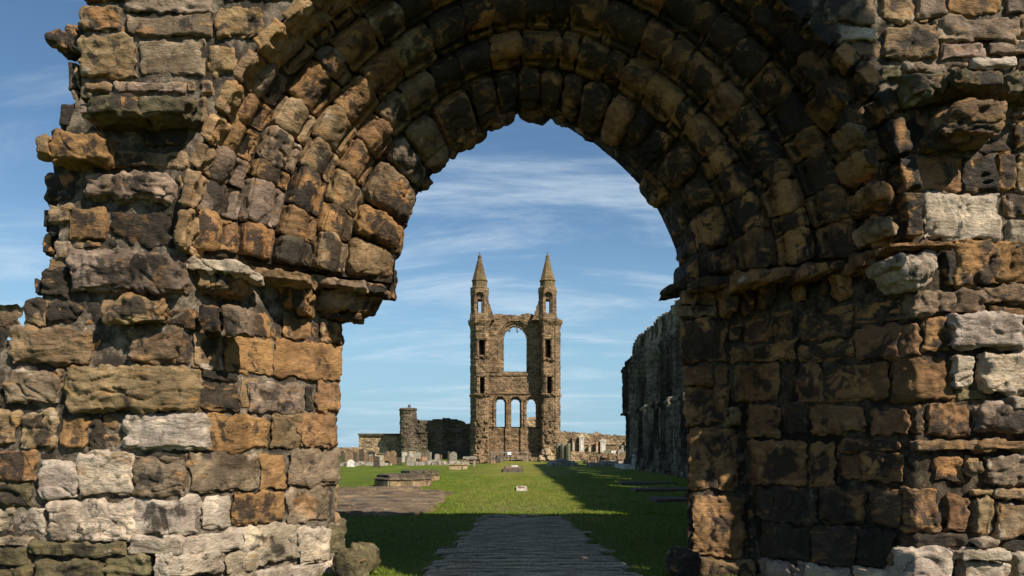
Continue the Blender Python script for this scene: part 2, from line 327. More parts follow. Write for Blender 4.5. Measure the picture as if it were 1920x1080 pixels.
# ------------------------------------------------------------------ the big stone gateway
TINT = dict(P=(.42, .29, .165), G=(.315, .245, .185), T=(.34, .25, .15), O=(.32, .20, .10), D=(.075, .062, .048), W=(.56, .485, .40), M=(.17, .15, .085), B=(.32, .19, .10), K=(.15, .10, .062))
MIXW = dict(P=(.5, .1, .2), G=(.25, .40, .35), T=(.38, .45, .30), O=(.62, .50, .15), D=(.30, .60, .15), W=(.25, .28, .55), M=(.25, .4, .2), B=(.45, .55, .1), K=(.50, .70, .04))
rnd = random.Random(11)
def stone(B, fr, bk, r=.05, amp=1.0, style='n', tint=(.3, .2, .1), mix=(0, 0, 0, 0), sp=.0145, prof=None, warp=1.0, deep=.35, yfix=None, chip=1.0):
    TL, TR, BR, BL = [np.asarray(k, float) for k in fr]; bTL, bTR, bBR, bBL = [np.asarray(k, float) for k in bk]
    W_ = (np.linalg.norm(TR-TL)+np.linalg.norm(BR-BL))/2; H_ = (np.linalg.norm(TL-BL)+np.linalg.norm(TR-BR))/2; D_ = np.linalg.norm(bTL-TL)
    hw, hh, hd = max(W_/2, .02), max(H_/2, .02), D_/2
    r = min(r, hw*.85, hh*.85)
    nu, nv = max(5, int(W_/sp)), max(5, int(H_/sp)); K = max(3, int(min(deep, D_)/sp/1.6))
    def axis(n):
        c = np.concatenate([np.linspace(1, 0, K+1)[:-1]*min(deep/D_, 1), np.zeros(n+1), np.linspace(0, 1, K+1)[1:]*min(deep/D_, 1)])
        u = np.concatenate([-np.ones(K), np.linspace(-1, 1, n+1), np.ones(K)]); return u, c
    uu, cu = axis(nu); vv, cv_ = axis(nv)
    U = uu[:, None]+0*vv[None]; V = vv[None]+0*uu[:, None]; Cc = np.maximum(cu[:, None], cv_[None])
    q = np.stack([U*hw, V*hh, hd-Cc*2*hd], -1)
    inn = np.stack([np.clip(q[..., 0], -(hw-r), hw-r), np.clip(q[..., 1], -(hh-r), hh-r), np.minimum(q[..., 2], hd-r)], -1)
    d = q-inn; L = np.linalg.norm(d, axis=-1, keepdims=True); nn = d/np.maximum(L, 1e-6); q = inn+nn*r
    so = np.array([rnd.uniform(0, 90) for _ in range(3)])
    pp = q+so
    # lateral irregularity of the outline
    wa = np.stack([perlin(pp*3.1), perlin(pp*3.1+31), np.zeros(pp.shape[:2])], -1)*.030*warp*min(1, hh/.12)
    dz = .038*perlin(pp*1.9)+.026*perlin(pp*5.2)+.012*perlin(pp*11)
    if style in 'nfl': dz = dz+.010*fbm(pp*11, 3)
    if style == 'n': dz = dz-.020*np.clip(1-np.abs(perlin(pp*3.3+5))*6, 0, 1)
    if style == 'l':      # bedded layers
        zz = np.stack([pp[..., 0]*1.2, pp[..., 1]*11+1.5*perlin(pp*2.5), pp[..., 2]*2], -1)
        dz = dz+.030*perlin(zz)-.025*np.clip(perlin(zz*1.7+3)-.15, 0, 1)
    if style == 'f':      # flowing wind erosion
        wv = pp*3.2+.9*np.stack([perlin(pp*2.2), perlin(pp*2.2+11), perlin(pp*2.2+23)], -1)
        wv = wv*np.array([.7, 1.8, 1])
        dz = dz+.024*(1-2*np.abs(perlin(wv)))-.010-.030*np.clip(1-np.abs(perlin(wv*.9+40))*11, 0, 1)
    if style == 'p':      # honeycomb pits
        dz = dz-.050*sst(.12, .45, perlin(pp*np.array([9, 14, 12])+.6*perlin(pp*5)[..., None]))*sst(0., .3, perlin(pp*2.2+9))-.020*sst(.15, .4, perlin(pp*22))*sst(-.1, .3, perlin(pp*3+4))+.010*fbm(pp*13, 3)
    if style == 's':      # dressed flat face
        dz = dz*.35+.006*fbm(pp*14, 3)
    dz = dz*amp; rq = np.maximum(np.abs(U), np.abs(V)); dz = dz-chip*.045*sst(.6, 1, rq)*sst(.05, .35, perlin(pp*4.5+60))-chip*.02*sst(.1, .3, np.abs(perlin(pp*6+33)))*sst(.75, 1, rq)
    rim = np.maximum(np.abs(U), np.abs(V)); rim = rim+.45*perlin(pp*3.5+70)+.2*perlin(pp*9+3); cen = 1-sst(.45, 1.05, rim)
    mixa = np.zeros(U.shape+(4,)); mixa[...] = mix; mixa[..., 1] += .30*cen-.12; mixa[..., 2] += .28*(1-cen)*(mix[1] < .55)-.05; mixa[..., 0] += .15*(1-cen)
    mixa[..., 3] = mix[3]; mixa = np.clip(mixa, 0, 1.25)
    if prof is not None: dz = dz+prof(U, V)*(Cc == 0)
    edge = 1-.55*sst(.25, 1, Cc/max(deep/D_, 1e-6))
    q = q+nn*dz[..., None]*edge[..., None]+wa
    a = q[..., 0:1]/hw*.5+.5; b = q[..., 1:2]/hh*.5+.5; t = q[..., 2:3]/hd*.5+.5
    fp = (BL*(1-a)+BR*a)*(1-b)+(TL*(1-a)+TR*a)*b; bp = (bBL*(1-a)+bBR*a)*(1-b)+(bTL*(1-a)+bTR*a)*b
    X3 = fp*t+bp*(1-t)
    if yfix is not None:
        dy = yfix(np.clip(a[..., 0], 0, 1)); X3[..., 0] *= (X3[..., 1]+dy)/X3[..., 1]; X3[..., 1] += dy
    B.grid(X3, tint=tint, mix=mixa.reshape(-1, 4))
def look(code):
    t = np.array(TINT[code])*rnd.uniform(.82, 1.2); t = t*np.array([1+rnd.uniform(-.03, .04), 1, 1+rnd.uniform(-.10, .08)])
    o, d, w_ = MIXW[code]
    t = t*min(1, .62/t.max())
    return t, (o*rnd.uniform(.5, 1.35), d*rnd.uniform(.5, 1.3), w_*rnd.uniform(.4, 1.4), rnd.random())
def DL(px):
    if px <= 340: return 8.5
    t = (px-960)/F; mm = .682
    return min((-3.764-8.5*mm)/(t-mm), 10.6)
def DR(px):
    if px >= 1718: return 8.5
    if px <= 1400: return 10.25
    t = (px-960)/F; mm = .794
    return min((4.6+8.5*mm)/(t+mm), 10.25)
def face_stones(B, rows, D, step=.0145):
    for row in rows:
        x0, y0, x1, y1, code = row[:5]; p = row[5] if len(row) > 5 else rnd.uniform(-.01, .045); st = row[6] if len(row) > 6 else rnd.choice('nnflnlss')
        r = row[7] if len(row) > 7 else None
        ti, mi = look(code); g = .6
        x0 += g; x1 -= g; y0 += g; y1 -= g
        if p > .1 and y1 < HZ: y1 -= (HZ-y1)*(p/8.5)*.8
        cx = (x0+x1)/2; dc = D(cx)
        def pt(px, py, back):
            d0 = D(px); z = EYE-(py-HZ)/F*dc
            Y = d0-p; X = (px-960)/F*Y; z = z if abs(d0-dc) > 1e-6 else EYE-(py-HZ)/F*Y
            if back:
                Y2 = d0+.32
                k = 1.0
                if 560 < px < 760: k = 1.05
                if 1200 < px < 1320: k = 1.05
                return (X*k, Y2, z)
            return (X, Y, z)
        fr = [pt(x0, y0, 0), pt(x1, y0, 0), pt(x1, y1, 0), pt(x0, y1, 0)]; bk = [pt(x0, y0, 1), pt(x1, y0, 1), pt(x1, y1, 1), pt(x0, y1, 1)]
        j = lambda k: (np.array(k)+np.array([rnd.uniform(-.012, .012), 0, rnd.uniform(-.012, .012)]))
        fr = [j(k) for k in fr]
        hgt = (y1-y0)/F*dc
        if r is None: r = {'s': .028, 'f': .052, 'n': .048, 'l': .04, 'p': .038}[st]*rnd.uniform(.8, 1.35)
        r = min(r, hgt*.42)
        yf = None
        if (x0 < 340 < x1) or (x0 < 1718 < x1) or (x0 < 1400 < x1):
            aa = np.linspace(0, 1, 25); tr = np.array([D(x0+(x1-x0)*k) for k in aa])-(D(x0)*(1-aa)+D(x1)*aa)
            yf = lambda q, aa=aa, tr=tr: np.interp(q, aa, tr)
        stone(B, fr, bk, r=r, style=st, tint=ti, mix=mi, amp=(.75 if code == 'W' else 1.1)*min(1.0, hgt/.28), sp=step, deep=.3+max(0, p), yfix=yf)

L_UP = [  # left side wall, from the top down
 (152, -42, 236, 3, 'D'), (147, 4, 233, 60, 'T', .03, 'l'), (236, -30, 402, 24, 'G', .02, 'l', .03), (235, 25, 395, 67, 'G', .03, 's'), (215, 46, 233, 63, 'O', 0), (237, -80, 420, -31, 'G'), (150, -90, 236, -43, 'T'),
 (146, 60, 256, 147, 'T', .05, 'l'), (258, 69, 387, 141, 'G', .01, 's'), (400, 6, 498, 70, 'T', .03, 'f'), (385, 76, 446, 140, 'T', .02, 'n'), (408, -60, 520, 5, 'D', .0), (500, -50, 560, 0, 'D', 0),
 (152, 149, 209, 171, 'T', .03, 'n'), (209, 147, 346, 174, 'G', .04, 'f'), (346, 148, 369, 176, 'T', .0), (371, 145, 404, 178, 'T', .03, 'n'), (328, 177, 388, 233, 'T', .03, 'f'),
 (105, 187, 145, 242, 'D', -.15), (124, 112, 146, 170, 'D', -.12), (118, 60, 148, 112, 'D', -.2), (138, 118, 150, 165, 'T', -.05), (130, 165, 150, 190, 'G', -.1),
 (195, 233, 355, 279, 'D', -.04, 'p'), (198, 281, 350, 318, 'T', .02, 'p'), (262, 236, 356, 279, 'D', .02, 'p'),
 (70, 314, 149, 385, 'D', .02, 'n', .12), (146, 317, 321, 381, 'G', .12, 'f', .12), (321, 320, 344, 380, 'T', .0),
 (87, 380, 131, 418, 'T', .02), (77, 392, 96, 430, 'D', -.12), (89, 419, 118, 443, 'D', -.06), (78, 431, 98, 476, 'D', -.15), (100, 440, 125, 470, 'D', -.05),
 (124, 386, 198, 450, 'O', .02, 's'), (199, 390, 325, 467, 'D', .01, 'n', .04), (155, 451, 193, 466, 'O', .0), (138, 451, 155, 465, 'T', 0), (98, 447, 138, 484, 'G', .0), (92, 470, 122, 503, 'D', -.06),
 (120, 466, 340, 551, 'G', .12, 'f', .06), (62, 520, 78, 553, 'D', -.12), (70, 498, 128, 560, 'D', .0, 'n'), (86, 478, 122, 512, 'T', -.02), (42, 558, 87, 612, 'T', .02, 'n'), (86, 560, 153, 607, 'D', .03, 'n', .1),
 (-30, 572, 49, 634, 'T', -.35, 'f'), (-60, 615, 14, 690, 'D', -.3, 'n'), (186, 553, 303, 608, 'T', .20, 'f', .05), (152, 560, 192, 612, 'D', -.04, 'p'), (290, 573, 366, 614, 'O', -.03), (366, 574, 412, 628, 'D', -.01), (410, 574, 462, 628, 'G', -.02)]
L_LO = [
 (12, 611, 166, 684, 'T', .07, 'l', .07), (166, 608, 232, 686, 'D', -.06, 'p'), (231, 609, 334, 686, 'T', .06, 'f', .09), (330, 618, 357, 690, 'D', .0), (355, 617, 417, 693, 'T', .02, 'n'), (417, 626, 512, 704, 'O', .02, 'n', .05), (511, 638, 642, 713, 'O', .03, 'n', .05),
 (464, 584, 504, 636, 'O', .0, 'n'), (503, 586, 531, 638, 'T', -.02), (531, 593, 584, 642, 'O', .02, 'n'), (583, 600, 600, 642, 'D', -.02), (598, 601, 648, 647, 'T', .05, 'n', .1), (462, 560, 598, 600, 'K', -.1),
 (2, 685, 112, 762, 'G', .05, 'f', .06), (114, 684, 370, 774, 'T', .10, 'f', .08), (371, 694, 443, 714, 'D', .02), (371, 714, 444, 771, 'D', .02, 'n', .04), (446, 706, 486, 772, 'T', .0), (460, 714, 572, 777, 'G', .04, 'n'), (570, 718, 590, 773, 'D', .0), (590, 712, 640, 778, 'O', .05, 'n', .1),
 (-50, 690, 4, 765, 'D', .0), (-50, 767, 30, 840, 'T', .02, 'n'), (27, 769, 104, 846, 'T', .04, 'f'), (106, 776, 164, 844, 'O', .02, 'n', .05), (164, 774, 192, 846, 'D', -.03, 'p'), (190, 776, 226, 812, 'O', -.03), (190, 811, 226, 847, 'T', -.03, 'l'), (223, 770, 391, 846, 'W', .06, 'f', .09),
 (388, 773, 505, 846, 'O', .03, 'l', .05), (506, 771, 572, 844, 'T', .01, 'f'), (556, 774, 636, 841, 'O', .06, 'n', .12),
 (-50, 841, 67, 904, 'O', .02, 'n'), (-50, 903, 54, 952, 'M', .03, 'l'), (68, 840, 110, 866, 'D', -.04, 'p'), (68, 862, 146, 938, 'W', .05, 'f'), (138, 847, 250, 936, 'W', .05, 'f', .06), (242, 847, 349, 931, 'G', .03, 'f', .05), (349, 846, 483, 924, 'G', .03, 'n', .05), (484, 847, 534, 919, 'O', .02, 'n', .03), (535, 839, 639, 914, 'G', .05, 'n', .08),
 (-40, 952, 29, 1004, 'W', .0, 'p'), (27, 948, 88, 1006, 'W', -.02, 'p'), (-40, 1004, 62, 1030, 'W', .02, 'n'), (84, 937, 253, 1018, 'W', .05, 'f', .05), (222, 929, 372, 1008, 'W', .03, 'n', .05), (372, 926, 428, 993, 'W', .03, 'f', .06), (427, 918, 533, 986, 'O', .03, 'n', .06), (532, 912, 620, 983, 'G', .04, 'n', .08),
 (606, 909, 637, 968, 'T', -.1, 'n'), (618, 964, 641, 1004, 'T', -.08, 'n'), (614, 976, 650, 1040, 'M', .0, 'n'),
 (48, 1017, 236, 1046, 'M', .08, 'l'), (236, 1008, 345, 1046, 'W', .10, 'f'), (300, 998, 456, 1038, 'W', .06, 'f'), (447, 982, 560, 1058, 'W', .06, 'f', .07), (556, 986, 622, 1058, 'W', .08, 'f', .08), (290, 1034, 420, 1082, 'W', .12, 'f', .06), (417, 1034, 480, 1076, 'W', .10, 'n', .08), (476, 1055, 632, 1098, 'W', .08, 'f'),
 (-40, 1028, 50, 1066, 'M', .05, 'n'), (20, 1060, 58, 1100, 'M', .1), (55, 1046, 188, 1098, 'M', .12, 'l'), (188, 1044, 282, 1098, 'M', .1, 'l'), (281, 1036, 320, 1100, 'W', .16, 'f'), (-50, 1066, 22, 1110, 'M', .06), (320, 1080, 480, 1126, 'W', .14, 'f'), (-50, 1098, 300, 1140, 'M', .12)]
R_UP = [
 (1548, -30, 1647, 43, 'G', .03, 's'), (1648, -30, 1717, 42, 'T', .03, 'n'), (1719, -30, 1777, 31, 'G', .02, 's'), (1777, -30, 1888, 27, 'O', .03, 'n'), (1889, -30, 1960, 23, 'G', .02, 's'),
 (1572, 44, 1655, 78, 'W', .03, 'n', .05), (1600, 77, 1661, 117, 'T', .0, 'l'), (1655, 42, 1765, 112, 'T', .04, 'l', .05), (1722, 32, 1746, 43, 'T', .02), (1752, 24, 1913, 78, 'G', .05, 'n', .06), (1910, 20, 1975, 70, 'T', .03), (1765, 74, 1854, 111, 'G', .03, 'n'), (1852, 70, 1960, 103, 'G', .03, 's'),
 (1690, 111, 1784, 139, 'G', .05, 'f'), (1784, 112, 1821, 126, 'T', .02), (1823, 103, 1911, 127, 'W', .04, 'f'), (1910, 106, 1970, 127, 'D', .0), (1646, 117, 1692, 150, 'M', .03, 'f'),
 (1640, 146, 1714, 208, 'D', -.02), (1688, 206, 1768, 272, 'D', -.03), (1712, 205, 1775, 240, 'K', -.05), (1900, 190, 1960, 232, 'T', .02, 'p'), (1898, 230, 1960, 280, 'O', .02, 'n'), (1768, 250, 1900, 290, 'D', -.03),
 (1709, 276, 1750, 291, 'D', .0), (1714, 290, 1810, 361, 'B', .0, 's'), (1808, 288, 1873, 359, 'D', .02, 'p'), (1870, 279, 1910, 356, 'O', .03, 'n', .03), (1908, 281, 1970, 358, 'T', .02, 'p'),
 (1732, 359, 1884, 447, 'W', .05, 'p', .05), (1884, 359, 1960, 407, 'T', .01, 'n'), (1887, 406, 1960, 472, 'W', .03, 'p', .05), (1782, 446, 1965, 540, 'O', .05, 'f', .06),
 (1832, 532, 1960, 573, 'T', .04, 'f'), (1858, 570, 1960, 600, 'O', .01, 'l'), (1712, 540, 1852, 592, 'G', .06, 'f', .05), (1925, 594, 1975, 660, 'D', .0)]
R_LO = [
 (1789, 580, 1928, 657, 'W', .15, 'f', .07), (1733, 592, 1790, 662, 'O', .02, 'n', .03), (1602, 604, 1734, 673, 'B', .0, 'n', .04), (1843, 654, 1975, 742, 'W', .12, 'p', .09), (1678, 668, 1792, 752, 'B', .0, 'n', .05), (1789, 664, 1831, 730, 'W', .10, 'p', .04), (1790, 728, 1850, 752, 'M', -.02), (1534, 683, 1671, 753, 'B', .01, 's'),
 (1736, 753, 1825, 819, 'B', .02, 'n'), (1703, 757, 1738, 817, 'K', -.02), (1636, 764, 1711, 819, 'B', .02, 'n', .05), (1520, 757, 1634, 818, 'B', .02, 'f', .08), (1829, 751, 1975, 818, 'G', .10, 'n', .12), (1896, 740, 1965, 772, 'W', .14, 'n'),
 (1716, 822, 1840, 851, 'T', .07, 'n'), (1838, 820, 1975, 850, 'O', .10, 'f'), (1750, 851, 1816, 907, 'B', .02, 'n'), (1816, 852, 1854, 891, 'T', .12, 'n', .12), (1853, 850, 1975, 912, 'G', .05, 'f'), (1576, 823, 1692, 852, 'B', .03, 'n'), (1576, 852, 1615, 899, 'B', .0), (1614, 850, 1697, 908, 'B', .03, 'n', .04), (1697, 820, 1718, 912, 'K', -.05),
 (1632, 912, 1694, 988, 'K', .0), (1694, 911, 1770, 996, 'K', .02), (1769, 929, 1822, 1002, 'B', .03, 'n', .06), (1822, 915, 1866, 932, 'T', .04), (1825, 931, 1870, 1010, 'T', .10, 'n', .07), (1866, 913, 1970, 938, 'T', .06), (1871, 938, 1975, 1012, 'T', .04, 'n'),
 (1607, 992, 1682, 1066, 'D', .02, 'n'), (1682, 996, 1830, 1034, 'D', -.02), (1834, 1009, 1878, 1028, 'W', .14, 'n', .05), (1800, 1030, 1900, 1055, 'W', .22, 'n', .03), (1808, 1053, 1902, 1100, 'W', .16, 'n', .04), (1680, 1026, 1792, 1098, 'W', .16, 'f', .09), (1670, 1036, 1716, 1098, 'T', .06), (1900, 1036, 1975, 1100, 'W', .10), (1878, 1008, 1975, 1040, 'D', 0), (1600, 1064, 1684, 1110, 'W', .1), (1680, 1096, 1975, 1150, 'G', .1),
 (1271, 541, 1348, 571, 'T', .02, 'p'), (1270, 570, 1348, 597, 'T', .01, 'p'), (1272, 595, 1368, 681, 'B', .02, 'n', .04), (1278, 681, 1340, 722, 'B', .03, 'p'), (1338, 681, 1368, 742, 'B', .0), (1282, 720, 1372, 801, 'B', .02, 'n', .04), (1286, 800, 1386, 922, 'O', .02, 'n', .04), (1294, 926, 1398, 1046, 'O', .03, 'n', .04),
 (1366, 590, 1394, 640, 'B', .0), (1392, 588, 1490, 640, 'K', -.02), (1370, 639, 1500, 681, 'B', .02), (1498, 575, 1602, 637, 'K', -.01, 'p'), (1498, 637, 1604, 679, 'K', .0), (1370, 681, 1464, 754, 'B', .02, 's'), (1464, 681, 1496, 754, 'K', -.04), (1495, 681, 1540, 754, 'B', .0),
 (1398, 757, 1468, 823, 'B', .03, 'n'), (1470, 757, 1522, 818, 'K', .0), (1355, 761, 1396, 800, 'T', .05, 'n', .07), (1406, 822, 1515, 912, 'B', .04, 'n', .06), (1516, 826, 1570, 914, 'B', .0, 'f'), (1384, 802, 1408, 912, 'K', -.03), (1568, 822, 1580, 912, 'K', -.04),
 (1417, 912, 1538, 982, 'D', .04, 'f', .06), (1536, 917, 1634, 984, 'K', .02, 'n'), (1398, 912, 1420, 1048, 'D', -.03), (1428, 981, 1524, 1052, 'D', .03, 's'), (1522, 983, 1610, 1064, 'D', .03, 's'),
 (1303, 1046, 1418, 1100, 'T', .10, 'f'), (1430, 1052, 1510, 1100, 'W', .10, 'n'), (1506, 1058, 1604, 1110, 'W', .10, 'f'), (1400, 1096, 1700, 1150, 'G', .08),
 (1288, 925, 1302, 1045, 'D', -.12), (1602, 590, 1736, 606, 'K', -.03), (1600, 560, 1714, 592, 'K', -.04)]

gate = empty('stone_gateway', (0.36, 9.6, 0))
tag(gate, 'huge weathered sandstone gateway arch framing the view, eroded rings of voussoirs', 'gateway')
mb = MB(); face_stones(mb, L_UP, lambda px: 8.5); o = mb.build('wall', M_STONE, gate, True); o['label'] = 'ragged sunlit masonry left of the arch ring, above the impost'
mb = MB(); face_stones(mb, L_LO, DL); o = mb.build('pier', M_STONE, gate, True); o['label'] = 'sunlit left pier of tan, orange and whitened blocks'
mb = MB(); face_stones(mb, R_UP, lambda px: 8.5); o = mb.build('wall', M_STONE, gate, True); o['label'] = 'sunlit pale and orange block wall right of the arch'
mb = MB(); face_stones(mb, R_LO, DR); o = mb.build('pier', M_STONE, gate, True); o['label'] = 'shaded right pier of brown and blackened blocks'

# string courses, corbels, projecting stones
def quad_stone(B, pts, D, p, code, style='n', r=.05, back=.3, sp=.0145, amp=1.0, bs=1.0, warp=1.0):
    ti, mi = look(code); fr = []; bk = []
    for (px, py) in pts:
        Y = D-p if not callable(D) else D(px)-p
        q = P(px, py, Y); fr.append(q); bk.append((q[0]*bs, Y+p+back, q[2]))
    stone(B, fr, bk, r=r, style=style, tint=ti, mix=mi, sp=sp, amp=amp, deep=p+back, warp=warp)
mb = MB()
quad_stone(mb, [(160, 172), (262, 173), (262, 214), (162, 215)], 8.5, .42, 'M', 'l', .05)
quad_stone(mb, [(256, 172), (356, 178), (340, 214), (256, 216)], 8.5, .40, 'M', 'n', .05)
quad_stone(mb, [(144, 188), (172, 188), (172, 216), (145, 214)], 8.5, .35, 'G', 'p', .03)
quad_stone(mb, [(144, 172), (170, 172), (170, 188), (146, 186)], 8.5, .40, 'M', 'n', .03)
o = mb.build('string_course', M_STONE, gate, True); o['label'] = 'mossy projecting ledge on the left of the arch'
mb = MB()
quad_stone(mb, [(1690, 136), (1790, 128), (1780, 168), (1708, 186)], 8.5, .34, 'M', 'f', .06)
quad_stone(mb, [(1786, 127), (1888, 128), (1886, 162), (1788, 160)], 8.5, .42, 'M', 'p', .04)
quad_stone(mb, [(1886, 127), (1975, 128), (1975, 172), (1888, 178)], 8.5, .34, 'M', 'f', .05)
o = mb.build('string_course', M_STONE, gate, True); o['label'] = 'broken mossy projecting ledge on the right of the arch'
mb = MB()
quad_stone(mb, [(85, 242), (192, 241), (190, 300), (88, 302)], 8.5, .30, 'O', 'f', .08)
quad_stone(mb, [(57, 246), (92, 246), (92, 292), (60, 294)], 8.5, .36, 'T', 'p', .10)
o = mb.build('corbel', M_STONE, gate, True); o['label'] = 'broken orange corbel jutting out of the ragged left edge'
mb = MB()
quad_stone(mb, [(116, 38), (150, 46), (150, 108), (112, 80)], 8.7, .1, 'D', 'n', .08)
quad_stone(mb, [(82, 62), (120, 40), (118, 86), (78, 74)], 8.65, .15, 'D', 'n', .09)
o = mb.build('projecting_stone', M_STONE, gate, True); o['label'] = 'dark pointed stone sticking out at the top left'
mb = MB()
quad_stone(mb, [(1786, 180), (1905, 178), (1898, 232), (1780, 236)], 8.5, .52, 'T', 'p', .14)
quad_stone(mb, [(1768, 226), (1898, 224), (1890, 250), (1772, 256)], 8.5, .48, 'T', 'f', .06)
o = mb.build('corbel', M_STONE, gate, True); o['label'] = 'big lumpy sunlit corbel below the right ledge'

# arch: ring boundaries traced as centre, depth and outline points
CEN = [(1022, 470), (1020, 484), (1017, 494), (1014, 505), (1011, 517), (1008, 530), (1008, 546)]
DEP = [8.55, 9.0, 9.35, 9.7, 10.05, 10.5, 11.25]
BND = [
 [(352, 478), (358, 420), (372, 335), (396, 265), (432, 185), (470, 122), (520, 60), (585, 0), (700, -85), (850, -155), (1022, -190), (1200, -160), (1340, -95), (1440, -5), (1510, 70), (1560, 130), (1605, 205), (1640, 285), (1662, 370), (1672, 462)],
 [(448, 490), (449, 440), (455, 370), (471, 308), (498, 252), (525, 195), (545, 155), (572, 124), (608, 88), (650, 52), (720, 5), (820, -50), (920, -82), (1022, -92), (1130, -80), (1250, -40), (1370, 30), (1440, 92), (1485, 149), (1528, 217), (1570, 300), (1590, 350), (1608, 413), (1620, 472)],
 [(510, 500), (517, 443), (539, 372), (555, 312), (570, 275), (605, 213), (635, 177), (662, 146), (688, 120), (715, 95), (754, 64), (800, 36), (860, 5), (930, -18), (1020, -28), (1120, -12), (1220, 30), (1300, 88), (1360, 140), (1411, 200), (1447, 250), (1478, 300), (1500, 355), (1519, 411), (1533, 483)],
 [(583, 512), (592, 443), (608, 384), (622, 336), (632, 308), (659, 267), (686, 230), (715, 197), (735, 172), (764, 150), (810, 122), (861, 94), (909, 72), (1000, 54), (1080, 64), (1172, 105), (1242, 142), (1301, 192), (1346, 244), (1386, 303), (1417, 355), (1436, 405), (1453, 464), (1456, 496)],
 [(646, 522), (657, 459), (675, 385), (688, 345), (702, 312), (732, 274), (762, 239), (815, 197), (872, 161), (915, 140), (979, 127), (1038, 129), (1118, 153), (1188, 193), (1236, 234), (1283, 274), (1317, 325), (1344, 372), (1367, 422), (1378, 508)],
 [(746, 536), (747, 495), (754, 452), (770, 403), (790, 362), (818, 326), (860, 290), (895, 268), (940, 236), (985, 212), (1030, 218), (1085, 246), (1145, 276), (1195, 312), (1240, 352), (1272, 396), (1292, 440), (1302, 480), (1303, 534)],
 [(728, 546), (730, 505), (738, 450), (755, 396), (780, 350), (815, 310), (860, 272), (900, 246), (945, 222), (990, 214), (1045, 236), (1085, 260), (1130, 290), (1168, 325), (1203, 362), (1229, 400), (1248, 440), (1264, 482), (1266, 545)]]
RAD = []
for k in range(7):
    cx, cy = CEN[k]; a = [(math.atan2(cy-y, cx-x), math.hypot(x-cx, y-cy)) for (x, y) in BND[k]]; a.sort(); a = np.array(a); RAD.append(a)
def ring_pt(k, th, sh=0.0):
    cx, cy = CEN[k]; r = np.interp(th, RAD[k][:, 0], RAD[k][:, 1]); return P(cx-math.cos(th)*r, cy-math.sin(th)*r, DEP[k])
TW = RAD
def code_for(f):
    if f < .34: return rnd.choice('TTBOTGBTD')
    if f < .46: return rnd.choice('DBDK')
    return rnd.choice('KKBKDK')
PROF = {
 0: lambda U, V: .13*np.clip(1-((U+.36)/.60)**2, -.5, 1)*(1-.35*V**2)-.06*np.exp(-((U-.42)/.10)**2)+.03*np.exp(-((U-.78)/.15)**2),
 1: lambda U, V: .06*np.clip(1-((U+.30)/.65)**2, -.5, 1)-.075*np.exp(-((U-.52)/.09)**2)+.02*np.exp(-((U-.78)/.12)**2),
 2: lambda U, V: .07*np.clip(1-((U+.25)/.70)**2, -.5, 1)-.075*np.exp(-((U-.55)/.09)**2)+.02*np.exp(-((U-.8)/.12)**2),
 3: lambda U, V: .065*np.clip(1-((U+.25)/.70)**2, -.5, 1)-.075*np.exp(-((U-.50)/.09)**2)+.02*np.exp(-((U-.78)/.12)**2),
 4: lambda U, V: .030*np.clip(1-((U+.10)/.85)**2, -.5, 1)-.03*np.exp(-((U-.35)/.06)**2)}
NS = [31, 28, 25, 22, 19, 18]
LAB = ['outermost ring of knobbly bead-like blocks', 'second ring of moulded blocks', 'third ring of moulded blocks', 'fourth ring of moulded blocks', 'innermost ring of big rounded blocks edging the opening', 'dark back ring lining the underside of the opening']
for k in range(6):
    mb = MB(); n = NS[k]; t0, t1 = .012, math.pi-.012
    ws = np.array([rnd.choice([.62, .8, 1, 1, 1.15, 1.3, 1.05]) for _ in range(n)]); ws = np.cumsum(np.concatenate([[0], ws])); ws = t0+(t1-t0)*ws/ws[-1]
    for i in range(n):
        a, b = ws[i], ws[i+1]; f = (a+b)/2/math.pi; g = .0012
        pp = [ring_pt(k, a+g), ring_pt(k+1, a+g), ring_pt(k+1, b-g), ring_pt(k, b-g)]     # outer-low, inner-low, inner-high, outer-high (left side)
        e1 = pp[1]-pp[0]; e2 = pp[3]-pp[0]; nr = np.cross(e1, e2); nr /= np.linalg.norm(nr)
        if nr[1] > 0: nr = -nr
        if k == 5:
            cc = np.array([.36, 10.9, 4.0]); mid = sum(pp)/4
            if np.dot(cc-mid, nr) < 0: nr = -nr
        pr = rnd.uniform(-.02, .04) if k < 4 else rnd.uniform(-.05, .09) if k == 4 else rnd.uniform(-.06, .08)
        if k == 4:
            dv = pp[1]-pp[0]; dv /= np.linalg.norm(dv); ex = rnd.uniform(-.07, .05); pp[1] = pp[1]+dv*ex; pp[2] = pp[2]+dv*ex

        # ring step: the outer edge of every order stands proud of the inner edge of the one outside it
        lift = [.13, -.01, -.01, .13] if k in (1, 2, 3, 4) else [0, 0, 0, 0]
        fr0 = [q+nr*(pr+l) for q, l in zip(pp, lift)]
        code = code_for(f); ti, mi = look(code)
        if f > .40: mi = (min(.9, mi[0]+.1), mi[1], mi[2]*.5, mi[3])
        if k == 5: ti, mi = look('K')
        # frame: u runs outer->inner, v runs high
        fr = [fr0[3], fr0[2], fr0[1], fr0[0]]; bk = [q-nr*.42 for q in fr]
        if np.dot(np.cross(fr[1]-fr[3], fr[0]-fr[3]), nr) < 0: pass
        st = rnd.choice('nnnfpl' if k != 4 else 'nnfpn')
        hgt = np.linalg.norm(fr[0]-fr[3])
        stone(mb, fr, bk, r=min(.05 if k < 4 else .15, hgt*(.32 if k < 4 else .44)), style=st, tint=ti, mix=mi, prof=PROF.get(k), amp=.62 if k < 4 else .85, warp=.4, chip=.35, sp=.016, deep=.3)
    o = mb.build('archivolt', M_STONE, gate, True); o['label'] = LAB[k]

